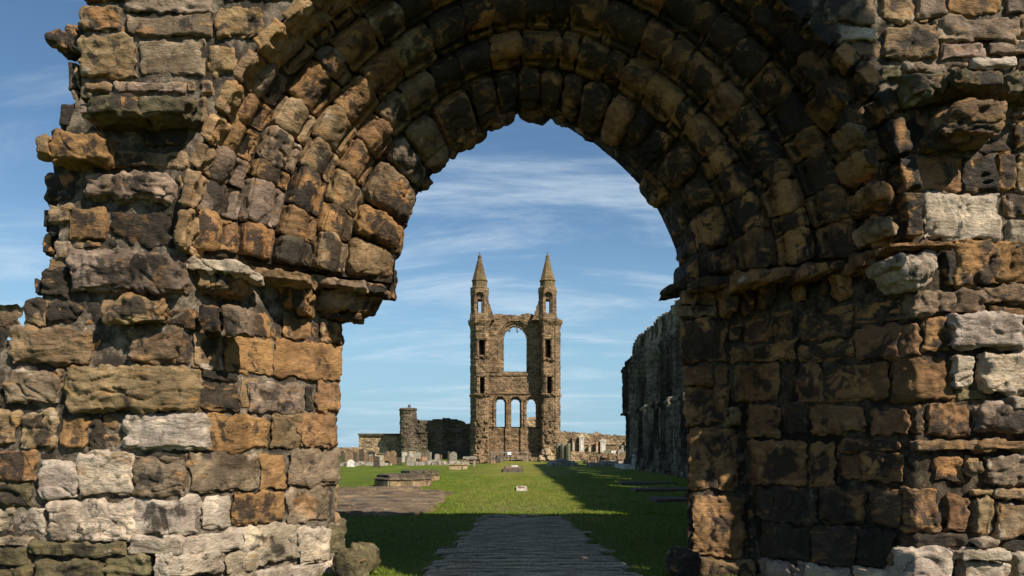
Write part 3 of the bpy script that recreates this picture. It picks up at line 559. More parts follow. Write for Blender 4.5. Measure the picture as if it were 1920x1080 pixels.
# hood mould pieces
def hood(pts, w0, code, nm, lab):
    mb = MB()
    for i in range(len(pts)-1):
        (x0, y0), (x1, y1) = pts[i], pts[i+1]; dx, dy = x1-x0, y1-y0; L = math.hypot(dx, dy); nx, ny = -dy/L, dx/L; h = w0/2; g = 1.5/L
        a = (x0+dx*g, y0+dy*g); b = (x1-dx*g, y1-dy*g)
        q = [(b[0]-nx*h, b[1]-ny*h), (b[0]+nx*h, b[1]+ny*h), (a[0]+nx*h, a[1]+ny*h), (a[0]-nx*h, a[1]-ny*h)]
        if sum(q[j][0]*q[(j+1) % 4][1]-q[(j+1) % 4][0]*q[j][1] for j in range(4)) < 0: q = [q[1], q[0], q[3], q[2]]
        quad_stone(mb, q, 8.5, .18 if code == 'D' else .22, code, 'f' if i % 3 == 0 else 'n', .045, amp=.6, warp=.25)
    o = mb.build(nm, M_STONE, gate, True); o['label'] = lab
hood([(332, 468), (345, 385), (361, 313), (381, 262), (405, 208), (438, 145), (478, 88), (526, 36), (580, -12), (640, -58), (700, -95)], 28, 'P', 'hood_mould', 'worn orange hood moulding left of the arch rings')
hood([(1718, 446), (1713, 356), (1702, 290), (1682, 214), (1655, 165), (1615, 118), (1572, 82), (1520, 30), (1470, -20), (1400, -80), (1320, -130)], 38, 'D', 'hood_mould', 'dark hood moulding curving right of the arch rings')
hood([(700, -95), (810, -150), (920, -188), (1022, -200), (1130, -185), (1230, -160), (1320, -130)], 34, 'G', 'hood_mould', 'hood moulding over the crown of the arch')

mb = MB()
for i, (bx, by) in enumerate(((1667, 418), (1656, 357), (1638, 296), (1615, 243), (1576, 180))):
    h = 23; ca = math.radians([4, 8, 16, 24, 34, 38, 42, 46, 50][i]); c_, s_ = math.cos(ca), math.sin(ca)
    q = [(bx+u*h*c_*1.02+v*h*s_, by-u*h*s_*-1-v*h*c_*-1) for u, v in ((-1, -1), (1, -1), (1, 1), (-1, 1))]
    quad_stone(mb, q, 8.66, .36, 'O' if i % 3 else 'T', 'n', .14, amp=1.0, warp=.8)
o = mb.build('moulding', M_STONE, gate, True); o['label'] = 'row of rounded bead stones inside the right hood moulding'
# imposts and capitals
mb = MB()
quad_stone(mb, [(600, 500), (738, 505), (734, 552), (604, 548)], 10.62, .0, 'K', 'n', .03, back=.5)
quad_stone(mb, [(341, 474), (462, 492), (464, 516), (342, 506)], 8.9, .36, 'W', 'f', .05)
quad_stone(mb, [(345, 500), (460, 512), (440, 548), (350, 558)], 8.9, .20, 'T', 'n', .09)
quad_stone(mb, [(462, 494), (574, 508), (572, 530), (464, 522)], 9.5, .30, 'T', 'l', .04)
quad_stone(mb, [(574, 510), (682, 522), (686, 545), (574, 532)], 10.1, .32, 'G', 'l', .04)
quad_stone(mb, [(676, 524), (724, 535), (722, 551), (678, 547)], 10.2, .10, 'D', 'n', .04, bs=.99)
quad_stone(mb, [(584, 536), (668, 540), (668, 582), (586, 582)], 10.25, .22, 'T', 'p', .05)
quad_stone(mb, [(664, 544), (712, 552), (690, 586), (664, 588)], 10.35, .10, 'B', 'n', .05)
quad_stone(mb, [(594, 584), (676, 588), (672, 600), (596, 600)], 10.35, .1, 'B', 'n', .03)
for (x0, y0, x1, y1) in ((464, 526, 504, 580), (512, 526, 557, 572), (541, 536, 580, 586)):
    quad_stone(mb, [(x0, y0), (x1, y0), (x1-8, y1), (x0+8, y1)], 9.75, .2, rnd.choice('OT'), 'n', .08)
for (x0, y0, x1, y1) in ((366, 498, 396, 540), (402, 500, 432, 545)):
    quad_stone(mb, [(x0, y0), (x1, y0), (x1, y1), (x0, y1)], 8.6, .0, 'T', 'f', .07)
o = mb.build('impost', M_STONE, gate, True); o['label'] = 'carved jutting impost ledge and worn capitals at the left springing'
mb = MB()
seg = [(1246, 538, 10), (1292, 522, 20), (1380, 509, 26), (1500, 493, 26), (1600, 478, 26), (1652, 468, 26)]
for i in range(len(seg)-1):
    (x0, y0, h0), (x1, y1, h1) = seg[i], seg[i+1]; Dm = [10.45, 10.1, 9.6, 9.2, 8.85][i]
    quad_stone(mb, [(x0, y0), (x1, y1), (x1, y1+h1), (x0, y0+h0)], Dm, .18, 'B' if i else 'D', 'l', .04, bs=1.02, back=.5)
for (x0, y0, x1, y1, d, c) in ((1348, 530, 1392, 590, 10.1, 'B'), (1392, 528, 1422, 584, 10.0, 'B'), (1424, 524, 1458, 575, 9.9, 'B'), (1462, 520, 1490, 560, 9.8, 'K'), (1490, 518, 1524, 562, 9.6, 'B'), (1536, 512, 1566, 550, 9.4, 'K'), (1562, 504, 1610, 560, 9.2, 'B'), (1612, 500, 1640, 545, 9.1, 'B'), (1640, 478, 1668, 560, 9.0, 'B'), (1660, 476, 1702, 560, 8.9, 'B')):
    quad_stone(mb, [(x0, y0), (x1, y0), (x1-6, y1), (x0+10, y1)], d, .1, c, 'n', .09)
o = mb.build('impost', M_STONE, gate, True); o['label'] = 'shaded impost ledge with hanging worn capitals at the right springing'
mb = MB()
quad_stone(mb, [(1664, 466), (1782, 462), (1768, 538), (1690, 534)], 8.5, .26, 'W', 'n', .22, amp=1.3)
quad_stone(mb, [(1664, 450), (1796, 447), (1798, 462), (1668, 466)], 8.5, .24, 'B', 'l', .03)
quad_stone(mb, [(1672, 470), (1706, 468), (1706, 500), (1674, 502)], 8.5, .34, 'W', 'n', .10)
quad_stone(mb, [(1772, 462), (1800, 470), (1800, 535), (1776, 540)], 8.5, .04, 'D', 'n', .06)
o = mb.build('capital', M_STONE, gate, True); o['label'] = 'rounded pale worn capital at the foot of the right hood moulding'
mb = MB()
quad_stone(mb, [(646, 1020), (700, 1026), (702, 1078), (650, 1082)], 10.3, .2, 'M', 'n', .14)
quad_stone(mb, [(620, 1034), (682, 1038), (690, 1092), (622, 1096)], 9.9, .2, 'M', 'n', .14)
o = mb.build('footing_stone', M_STONE, gate, True); o['label'] = 'rounded mossy boulder at the foot of the left pier'
mb = MB(); quad_stone(mb, [(1258, 1034), (1318, 1030), (1318, 1092), (1262, 1096)], 10.2, .15, 'D', 'n', .12)
o = mb.build('footing_stone', M_STONE, gate, True); o['label'] = 'dark rounded stone at the foot of the right pier'

# mortar core behind the facing stones
mb = MB()
def sheet(fn, nu, nv, tn=(1, 1, 1)):
    V = np.array([[fn(i/nu, j/nv) for j in range(nv+1)] for i in range(nu+1)])
    V[..., 1] += .022*fbm(V*4.5, 4)+.012*fbm(V*17, 2)
    mb.grid(V, tint=tn)
for k in range(6):
    def fn(a, b, k=k):
        th = .001+(math.pi-.002)*a; p0 = ring_pt(k, th); p1 = ring_pt(k+1, th); q = p0*(1-b)+p1*b; c = np.array([.36, q[1], 4.0]); d = q-c; d[1] = 0; d /= np.linalg.norm(d); return q+d*.055+np.array([0, .05 if k < 5 else 0, 0])
    sheet(fn, 220, 8, (.35, .33, .30))
EDGE = [(-120, 176), (0, 168), (60, 162), (115, 160), (180, 150), (240, 128), (300, 110), (380, 108), (470, 112), (520, 95), (600, 62), (640, 30), (690, -40), (760, -60), (1200, -60)]
def ledge(y): return float(np.interp(y, [e[0] for e in EDGE], [e[1] for e in EDGE]))
def hoodx(y): return float(np.interp(y, [-120, -40, 8, 62, 122, 186, 246, 313, 395, 468], [740, 622, 556, 500, 452, 416, 386, 360, 345, 345]))
def fl(a, b):
    y = -120+(480+120)*b; x = ledge(y)*(1-a)+(hoodx(y)+4)*a; return P(x, y, 8.5+.032)
sheet(fl, 60, 120)
def fp(a, b):
    y = 478+700*b; x = ledge(y)*(1-a)+(628 if y > 560 else 640)*a; return P(x, y, DL(x)+.042)
sheet(fp, 120, 130)
def hoodr(y): return float(np.interp(y, [-120, -80, -20, 30, 92, 150, 212, 285, 352, 448], [1330, 1400, 1470, 1520, 1576, 1622, 1672, 1690, 1712, 1716]))
def f2(a, b):
    y = -120+(460+120)*b; x = (hoodr(y)-4)*(1-a)+2600*a; return P(x, y, 8.535)
sheet(f2, 140, 120)
def f3(a, b):
    y = 456+720*b; x = (1290 if y > 540 else 1310)*(1-a)+2600*a; return P(x, y, DR(x)+.05)
sheet(f3, 220, 130, (.5, .48, .45))
o = mb.build('mortar_bed', M_MORTAR, gate, True)

# generic thick wall built from small cells, following a plan path; openings are real holes
def wall_path(B, path, z0, z1, cell, solid, relief=None, thick=.6, jit=.35, rough=.03, bh=.30, tint=(.3, .23, .15), seed=0, closed=False):
    path = np.array(path, float); seg = np.linalg.norm(np.diff(path, axis=0), axis=1); cum = np.concatenate([[0], np.cumsum(seg)]); Lt = cum[-1]
    nu = max(2, int(Lt/cell)); nv = max(2, int((z1-z0)/cell)); u = np.linspace(0, Lt, nu+1); z = np.linspace(z0, z1, nv+1)
    for c_ in cum[1:-1]: u[np.argmin(np.abs(u-c_))] = c_
    x = np.interp(u, cum, path[:, 0]); y = np.interp(u, cum, path[:, 1])
    # vertex normals
    dn = np.diff(path, axis=0)/seg[:, None]; nsg = np.stack([dn[:, 1], -dn[:, 0]], 1)
    ks = np.clip(np.searchsorted(cum, u, side='right')-1, 0, len(seg)-1); nrm = nsg[ks].copy()
    for j, c_ in enumerate(cum[1:-1]):
        i = int(np.argmin(np.abs(u-c_))); m_ = nsg[j]+nsg[j+1]; nrm[i] = m_/np.dot(m_, nsg[j]) if np.dot(m_, nsg[j]) > .2 else nsg[j]
    if closed:
        m_ = nsg[0]+nsg[-1]; m_ = m_/max(.3, np.dot(m_, nsg[0])); nrm[0] = m_; nrm[-1] = m_
    Ug, Zg = np.meshgrid(u, z, indexing='ij'); Xg = np.repeat(x[:, None], nv+1, 1); Yg = np.repeat(y[:, None], nv+1, 1)
    uc = (u[:-1]+u[1:])/2; zc = (z[:-1]+z[1:])/2; Uc, Zc = np.meshgrid(uc, zc, indexing='ij'); S = solid(Uc, Zc)
    p3 = np.stack([Ug*1.1+seed, Zg*1.1, Ug*0+seed*.37], -1)
    row = np.floor(Zg/bh); colb = np.floor(Ug/(bh*1.7)+.5*(row % 2)); hsh = np.sin(row*127.1+colb*311.7+seed)*43758.5453; hsh = hsh-np.floor(hsh)
    off = rough*fbm(p3*2, 3)+rough*1.6*(hsh-.5)
    if relief is not None: off = off+relief(Ug, Zg)
    ju = jit*cell*perlin(p3*5+3); jz = jit*cell*perlin(p3*5+9)
    tx = np.gradient(x)/np.maximum(np.gradient(u), 1e-6); ty = np.gradient(y)/np.maximum(np.gradient(u), 1e-6)
    fx = Xg+nrm[:, 0][:, None]*off+tx[:, None]*ju; fy = Yg+nrm[:, 1][:, None]*off+ty[:, None]*ju; fz = Zg+jz*(Zg > z0+.01)
    bx = Xg-nrm[:, 0][:, None]*thick+tx[:, None]*ju; by = Yg-nrm[:, 1][:, None]*thick+ty[:, None]*ju
    Fv = np.stack([fx, fy, fz], -1); Bv = np.stack([bx, by, fz], -1)
    n0 = B.n; ix = np.arange((nu+1)*(nv+1)).reshape(nu+1, nv+1); N = (nu+1)*(nv+1)
    q = [np.stack([ix[:-1, :-1], ix[1:, :-1], ix[1:, 1:], ix[:-1, 1:]], -1)[S], (np.stack([ix[:-1, :-1], ix[:-1, 1:], ix[1:, 1:], ix[1:, :-1]], -1)+N)[S]]
    Sp = np.zeros((nu+2, nv+2), bool); Sp[1:-1, 1:-1] = S
    if closed: Sp[0, 1:-1] = S[-1]; Sp[-1, 1:-1] = S[0]
    for (di, dj, a, b) in ((1, 0, (1, 0), (1, 1)), (-1, 0, (0, 1), (0, 0)), (0, 1, (1, 1), (0, 1)), (0, -1, (0, 0), (1, 0))):
        nb = Sp[1+di:nu+1+di, 1+dj:nv+1+dj]; I, J = np.nonzero(S & ~nb)
        va = ix[I+a[0], J+a[1]]; vb = ix[I+b[0], J+b[1]]; q.append(np.stack([va, va+N, vb+N, vb], -1))
    B.add(np.concatenate([Fv.reshape(-1, 3), Bv.reshape(-1, 3)]), np.concatenate(q)+n0, tint)

def n1d(u, s, seed): return fbm(np.stack([u*s, u*0+seed, u*0], -1), 3)
# body of the west wall above and beside the frame (it casts the long shadow on the lawn)
mb = MB()
def sol(U, Z):
    X = -6.6+U; top = 9.55+.5*n1d(U, .5, 2)+.15*n1d(U, 3, 5)
    yl = HZ-(Z-EYE)*F/8.7; xl = np.interp(yl, [-1500, -120]+[e[0] for e in EDGE[1:]], [205, 186]+[e[1]+14 for e in EDGE[1:]]); Xl = (xl-960)/F*8.75
    rr = np.hypot((X-.36), np.maximum(Z-4.0, 0)); hole = (rr < 4.55) 
    return (Z < top) & (X > Xl) & ~hole
wall_path(mb, [(-6.6, 8.62), (10.5, 8.62)], 0, 10.5, .11, sol, thick=2.55, rough=.05, bh=.36)
mb.build('wall_core', M_DARK, gate, False)
mb = MB(); ti, mi = look('G')
rc = random.Random(5)
zc = 1.0
def filler(X0, X1, z0, z1):
    z = z0
    while z < z1:
        h = rc.uniform(.28, .5); x = X0
        while x < X1:
            wd = rc.uniform(.4, 1.0); ti, mi = look(rc.choice('GTOTWG')); y = 8.5-rc.uniform(0, .04)
            a, b, c, d = (x+.01, y, z+h-.01), (x+wd-.01, y, z+h-.01), (x+wd-.01, y, z+.01), (x+.01, y, z+.01)
            mid = (x+wd/2, z+h/2)
            if math.hypot(mid[0]-.36, max(mid[1]-4.0, 0)) > 4.75: stone(mb, [a, b, c, d], [(k[0], k[1]+.3, k[2]) for k in (a, b, c, d)], r=.06, style=rc.choice('nfl'), tint=ti, mix=mi, sp=.05, amp=.8, deep=.25)
            x += wd
        z += h
filler(6.15, 9.6, 0, 9.2); filler(-5.0, 6.1, 7.35, 9.2)
o = mb.build('wall', M_STONE, gate, True); o['label'] = 'upper masonry over the arch'
rw = np.random.RandomState(9); vs = []
for (px, py, D_, n_) in ((655, 1070, 10.4, 60), (700, 1074, 10.3, 60), (1262, 1074, 10.3, 70), (1290, 1068, 10.4, 50), (640, 1066, 10.6, 40)):
    c = P(px, py, D_)
    for i in range(n_):
        a = rw.uniform(0, 6.28); h = rw.uniform(.04, .11); b = c+np.array([rw.normal(0, .09), rw.normal(0, .05), rw.uniform(-.03, .01)]); t = b+np.array([rw.normal(0, .04), -abs(rw.normal(0, .03)), h]); d = np.array([math.cos(a), math.sin(a), 0])*.006; vs += [b-d, b+d, t]
mb = MB(); mb.add(np.array(vs), np.zeros((0, 4), int), tri=np.arange(len(vs)).reshape(-1, 3)); tag(mb.build('weeds', M_BL), 'thin green weeds sprouting at the feet of the gateway piers', 'weeds', kind='stuff')
localise(gate)

# ------------------------------------------------------------------ far gable with twin turrets
TY = 100.0
def tx(px): return (px-960)/F*TY
def tz(py, Y=TY): return EYE-(py-HZ)/F*Y
def arch_hole(X, Z, x0, x1, ztop, zbot, pointed=0.0):
    c = (x0+x1)/2; r = (x1-x0)/2; zs = ztop-r*(1+pointed); dx = np.abs(X-c)
    return (dx < r) & (Z > zbot) & ((Z < zs) | (((Z-zs)/(1+pointed))**2+dx**2 < r*r))
tower = empty('ruined_gable', (0, TY+2.5, 0))
tag(tower, 'tall ruined gable with twin pointed turrets standing at the far end of the lawn', 'ruin')
mb = MB()
x0w, x1w = tx(910), tx(1022); YW = TY+2.4
big = (tx(944)*1.024, tx(987)*1.024, tz(612, YW), tz(697, YW)); lan = [(tx(a)*1.024, tx(b)*1.024) for a, b in ((930, 946), (958, 974.5), (988, 1004))]; lt, lb = tz(748, YW), tz(801, YW)
def solc(U, Z):
    X = x0w+U; top = tz(591, YW)+.25*n1d(U, .8, 4)
    h = arch_hole(X, Z, big[0], big[1], big[2], big[3], .15)
    for a, b in lan: h |= arch_hole(X, Z, a, b, lt, lb, .15)
    trac = arch_hole(X, Z, big[0], big[1], big[2], big[2]-.9, .15) & (np.sin((X-big[0])*6+Z*3.0) > .8) & (perlin(np.stack([X*3, Z*3, X*0], -1)) > -.05) & (Z > big[2]-.75)
    return (Z < top) & (~h | trac)
def relc(U, Z):
    X = x0w+U; r = 0*X+.45
    a, b, t, bo = big
    for k, (g, dep) in enumerate(((.62, -.22), (.35, -.25))):
        r = r+dep*arch_hole(X, Z, a-g, b+g, t+g*1.1, bo-.1, .15)
    zz = tz(738, YW)
    r = r+.16*(np.abs(Z-zz) < .12)+.14*(np.abs(Z-tz(703, YW)) < .2)
    r = r-.18*((Z < big[3]-.2) & (Z > zz+.1))
    for a, b in lan:
        r = r+.16*(arch_hole(X, Z, a-.42, b+.42, lt+.5, lb, .15) & ~arch_hole(X, Z, a-.2, b+.2, lt+.25, lb, .15))-.22*arch_hole(X, Z, a-.2, b+.2, lt+.25, lb-.1, .15)
    low = Z < lb
    for xx in ((lan[0][1]+lan[1][0])/2, (lan[1][1]+lan[2][0])/2): r = r+.28*(low & (np.abs(X-xx) < .38))
    r = r-.2*(low & (Z > 1.0)); r = r+.25*(Z < 1.0)
    return r
wall_path(mb, [(x0w, YW), (x1w, YW)], 0, tz(585, YW), .115, solc, relc, thick=1.1, rough=.05, bh=.32)
mb.build('wall', M_TOWER, tower)
def turret(px0, px1, side):
    xa, xb = tx(px0), tx(px1); yb = TY+3.2; ch = .75
    # plan: outer chamfer on the far side from the lawn axis
    if side < 0: path = [(xa, yb), (xa, TY+1.1), (xa+.85, TY), (xb-.25, TY), (xb, TY+.3), (xb, yb), (xa, yb)]
    else: path = [(xa, yb), (xa, TY+.3), (xa+.25, TY), (xb-.7, TY), (xb, TY+.9), (xb, yb), (xa, yb)]
    pp = np.array(path); seg = np.linalg.norm(np.diff(pp, axis=0), axis=1); cum = np.concatenate([[0], np.cumsum(seg)])
    f0, fx0 = cum[2], pp[2][0]; 
    def X_of(U): return fx0+(U-f0)
    if side < 0: wins = [(tx(898.5), tx(909), tz(637), tz(666)), (tx(899), tx(907.5), tz(707), tz(737))]
    else: wins = [(tx(1022), tx(1032), tz(636), tz(670)), (tx(1026), tx(1034), tz(706), tz(737))]
    def s_(U, Z):
        X = X_of(U); fr = (U > cum[2]) & (U < cum[3]); top = tz(598)+.0*U; h = np.zeros(U.shape, bool)
        for a, b, t, bo in wins: h |= (X > a) & (X < b) & (Z < t) & (Z > bo) & fr
        return (Z < top) & ~h
    def r_(U, Z):
        X = X_of(U); fr = (U > cum[2]-.4) & (U < cum[3]+.4); r = 0*U
        for a, b, t, bo in wins:
            r = r+.22*(fr & (Z < bo) & (Z > bo-.45) & (X > a-.7) & (X < b+.7))*(perlin(np.stack([U*4, Z*4, U*0], -1)) > -.1)
            r = r+.10*(fr & (np.abs(X-a+.2) < .15) & (Z < t+.3) & (Z > bo))+.10*(fr & (np.abs(X-b-.2) < .15) & (Z < t+.3) & (Z > bo))+.12*(fr & (Z > t) & (Z < t+.3) & (X > a-.3) & (X < b+.3))
        # robbed-out ragged facing low down
        rag = perlin(np.stack([U*1.6+3*side, Z*1.6, U*0], -1))
        r = r-.25*((rag > .12) & (Z < tz(790)) & fr)+.12*(Z < .8)
        r = r+.15*(np.abs(Z-tz(740)) < .12)-.08*((X > (pp[2][0]+pp[3][0])/2+.6) & (X < (pp[2][0]+pp[3][0])/2+.75))
        r = r+.30*sst(tz(612), tz(601), Z)
        return r
    B = MB(); wall_path(B, path, 0, tz(598), .12, s_, r_, thick=.75, rough=.06, bh=.32, seed=side*3, closed=True)
    B.box(((xa+xb)/2, TY+1.75, tz(598)+.02), (xb-xa-.3, 2.9, .12))
    tur = B.build('turret', M_TOWER, tower); tur['label'] = 'left turret shaft with narrow window slots' if side < 0 else 'right turret shaft with narrow window slots'
    # belfry stage
    cx = tx(898.5) if side < 0 else tx(1027.5); rb = 1.28; cy = TY+1.45
    oc = [(cx+rb*math.cos(a), cy+rb*math.sin(a)) for a in [R(-157.5+45*i) for i in range(9)]]
    per = sum(math.hypot(oc[i+1][0]-oc[i][0], oc[i+1][1]-oc[i][1]) for i in range(8)); sd_ = per/8
    off0 = 1.5*sd_; zb, zt = tz(600, cy), tz(541, cy)
    wz0, wz1 = tz(590, cy), tz(553, cy)
    def s2(U, Z):
        h = np.zeros(U.shape, bool)
        for c0 in (off0, off0+4*sd_): h |= (np.abs(U-c0) < .27) & (Z > wz0+.1) & (Z < wz1-.75)
        return ~h
    def r2(U, Z):
        r = 0*U
        for c0 in (off0, off0+4*sd_):
            ar = arch_hole(U, Z, c0-.58, c0+.58, wz1+.1, wz0, .2); ao = arch_hole(U, Z, c0-.75, c0+.75, wz1+.3, wz0+.3, .2)
            r = r+.08*ao-.42*ar
        return r+.14*sst(zb+1.1, zb, Z)+.05*sst(zt-1.2, zt-.5, Z)
    B = MB(); wall_path(B, oc, zb, zt, .10, s2, r2, thick=.35, rough=.04, bh=.3, seed=side+9, closed=True)
    # broken masonry stair against the belfry, on the side of the opening
    sx = -side
    for i in range(16):
        t = i/15; zz = zb+t*(zt-zb)*.62; ww = .85*(1-t)+.12
        B.box((cx+sx*(rb-.15+ww/2-.1+rnd.uniform(-.05, .05)), cy+.1, zz), (ww, 1.5*(1-t*.4), .22), rnd.uniform(-.1, .1))
    bt_ = B.build('belfry', M_TOWER, tur); bt_['label'] = 'eight sided belfry stage with an arched slit'
    B = MB()
    zz0 = tz(541, cy); z1_ = tz(527, cy); zt_ = tz(482, cy)
    r1 = 1.02
    pr = [(1.22, zz0-.1), (1.25, zz0), (1.12, zz0+.14), (1.06, zz0+.2), (1.05, z1_-.12), (1.16, z1_-.05), (1.16, z1_+.03), (1.04, z1_+.1), (.24, zt_-.15), (.27, zt_-.1), (.27, zt_+.1), (.16, zt_+.25), (.05, zt_+.28), (.035, zt_+.7), (.0, zt_+.72)]
    B.lathe(pr, (cx, cy, 0), 8, ph=R(22.5)); B.box((cx, cy, zt_+.55), (.3, .05, .05))
    sp_ = B.build('spire', M_SPIRE, tur); sp_['label'] = 'tapering octagonal stone spire with a small cross finial'
turret(881, 916, -1); turret(1016, 1051.5, 1)
B = MB()
for i in range(60):
    px = rnd.choice([rnd.uniform(886, 918), rnd.uniform(1016, 1046), rnd.uniform(886, 1040)]); s_ = rnd.uniform(.2, .55)
    B.box((tx(px), TY-rnd.uniform(.2, 1.6), s_*.3), (s_*1.5, s_, s_*.8), rnd.uniform(0, 3), taper=.8)
o = B.build('footing', M_TOWER, tower); o['kind'] = 'stuff'; o['label'] = 'tumbled blocks along the foot of the gable'
localise(tower)

# ------------------------------------------------------------------ long nave wall on the right
NX = 10.95
nave = empty('nave_wall', (NX+.6, 40, 0)); tag(nave, 'long tall shaded ruined wall with clustered shafts receding behind the right pier', 'ruined wall')
Y1 = 67.5
BAY = 4.3
def topn(U): return 11.2+.22*n1d(U, .35, 3)+.10*n1d(U, 2.9, 8)-1.2*sst(1.6, 0, U)
def soln(U, Z):
    ph = U % BAY; Y = Y1-U
    h = (np.abs(ph-BAY/2) < .72) & (Z > 5.2) & (Z < 9.0+.4*np.sin(np.floor(U/BAY)*3)) & (Y < 60) & (Y > 23)
    door = arch_hole(U, Z, 4.4, 5.6, 4.4, 0, .3)
    return (Z < topn(U)) & ~h & ~door & ~((U < .55) & (Z < 4.6))
def reln(U, Z):
    ph = U % BAY; d = np.minimum(ph, BAY-ph)
    r = .50*(d < .26)+.30*((d > .26) & (d < .42))+.2*((d > .42) & (d < .55))
    r = r+.34*((np.abs(np.abs(ph-BAY/2)-.98) < .09))+.30*((np.abs(np.abs(ph-BAY/2)-1.36) < .09))
    r = r+.50*(((U+.3) % 1.075) < .42)
    r = r*(1-.25*(Z > 9))+.20*(np.abs(Z-4.7) < .14)+.12*(np.abs(Z-8.6) < .12)+.15*(Z < .7)
    r = r-.18*((np.abs(ph-BAY/2) < .5) & (Z > 1.2) & (Z < 4.2))
    r = r*(1-.65*sst(9.4, 9.9, Z)); r = r*np.where((np.abs(ph-BAY/2) < 1.5) & (Z > 5.0) & (Z < 9.6), .25, 1)
    return r+.06*perlin(np.stack([U*1.8, Z*1.2, U*0], -1))
B = MB(); wall_path(B, [(NX, Y1), (NX, 11.0)], 0, 11.8, .13, soln, reln, thick=.85, rough=.05, bh=.38, seed=4)
B.build('wall', M_NAVE, nave)
B = MB(); wall_path(B, [(NX-.3, Y1+1.0), (NX-.3, Y1-.5)], 4.4, 9.6, .14, lambda U, Z: Z < 9.3+.3*n1d(U, 3, 1), None, thick=1.4, rough=.08, bh=.38, seed=6)
o = B.build('buttress', M_NAVE, nave); o['label'] = 'overhanging broken pier at the far end of the wall'
B = MB()
for i in range(44):
    Y = 67-i*1.1+rnd.uniform(-.3, .3); s_ = rnd.uniform(.2, .5); B.box((NX-.75-rnd.uniform(0, .5), Y, s_*.25), (s_, s_*1.3, s_*.6), rnd.uniform(0, 3), taper=.8)
o = B.build('footing', M_NAVE, nave); o['kind'] = 'stuff'; o['label'] = 'low broken plinth stones along the wall foot'
localise(nave)

# tall pier added out of view, right of the camera, to shade the path
prr = tag(empty('shade_blocker', (7.5, 3.0, 0)), 'tall stone pier added outside the view to block sunlight from the path', 'added sun blocker')
B = MB(); wall_path(B, [(5.8, 3.4), (5.8, 2.6), (8.85, 2.6), (8.85, 3.4), (5.8, 3.4)], 0, 14, .2, lambda U, Z: Z < 13.4+.4*n1d(U, 1, 3), None, thick=.3, rough=.06, bh=.4, closed=True)
B.build('wall', M_YARD, prr); localise(prr)

# ------------------------------------------------------------------ ruins and boundary walls in the distance
def far_wall(name, mat, label, px0, px1, top, Y, thick=.8, zb=0, relief=None, solid=None, cat='ruined wall', cell=.16, seed=0, parts=None):
    r = empty(name, ((px0+px1)/2*Y/F-960*Y/F, Y, 0)); tag(r, label, cat); B = MB()
    xa, xb = (px0-960)/F*Y, (px1-960)/F*Y
    tp = [((a-960)/F*Y-xa, EYE-(b-HZ)/F*Y) for a, b in top]
    def s_(U, Z):
        t = np.interp(U, [k[0] for k in tp], [k[1] for k in tp])+.12*n1d(U, 1.3, seed+2); ok = Z < t
        if solid is not None: ok &= solid(U+xa, Z)
        return ok
    wall_path(B, [(xa, Y), (xb, Y)], zb, max(k[1] for k in tp)+.5, cell, s_, relief, thick=thick, rough=.08, bh=.3, seed=seed)
    B.build('wall', mat, r); return r
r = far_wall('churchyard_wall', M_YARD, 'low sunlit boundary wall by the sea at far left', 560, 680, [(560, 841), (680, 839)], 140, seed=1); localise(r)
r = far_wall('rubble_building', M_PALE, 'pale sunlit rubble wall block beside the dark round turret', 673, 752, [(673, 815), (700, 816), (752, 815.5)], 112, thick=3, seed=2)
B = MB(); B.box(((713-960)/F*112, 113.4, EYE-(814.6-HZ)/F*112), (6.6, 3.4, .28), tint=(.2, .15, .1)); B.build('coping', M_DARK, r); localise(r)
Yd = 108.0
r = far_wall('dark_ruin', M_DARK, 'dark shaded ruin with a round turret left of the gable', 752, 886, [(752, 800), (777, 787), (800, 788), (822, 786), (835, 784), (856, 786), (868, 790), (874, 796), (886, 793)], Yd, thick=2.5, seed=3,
    relief=lambda U, Z: -.3*arch_hole(U, Z, 4.0, 5.4, 3.4, 0, .2)+.15*(np.abs(Z-3.9) < .1)-.12*((perlin(np.stack([U*.7, Z*.7, U*0], -1)) > .25)))
B = MB(); cxT = (764.5-960)/F*Yd; rt = 1.22
pts = [(cxT+rt*math.cos(a), Yd+.6+rt*math.sin(a)) for a in np.linspace(-math.pi, math.pi, 17)]
wall_path(B, pts, 0, tz(767, Yd), .14, lambda U, Z: Z > -1, lambda U, Z: .10*(Z > tz(770, Yd))+.06*perlin(np.stack([U, Z*2, U*0], -1)), thick=.4, rough=.07, closed=True, seed=8)
B.lathe([(1.30, tz(769, Yd)), (1.32, tz(767, Yd)), (1.2, tz(765, Yd)), (.3, tz(764, Yd)), (0, tz(763.6, Yd))], (cxT, Yd+.6, 0), 16)
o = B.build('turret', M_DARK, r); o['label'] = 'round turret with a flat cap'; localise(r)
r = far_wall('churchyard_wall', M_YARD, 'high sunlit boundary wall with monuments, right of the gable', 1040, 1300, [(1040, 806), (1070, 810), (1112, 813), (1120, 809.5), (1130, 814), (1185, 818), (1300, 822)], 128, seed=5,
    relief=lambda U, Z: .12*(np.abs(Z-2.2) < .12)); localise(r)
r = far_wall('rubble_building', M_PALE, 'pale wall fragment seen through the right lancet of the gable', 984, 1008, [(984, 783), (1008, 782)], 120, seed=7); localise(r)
r = far_wall('low_wall', M_YARD, 'low tan wall with a coping behind the three column stumps', 1070, 1134, [(1070, 847), (1134, 848)], 92, thick=.5, seed=9); localise(r)

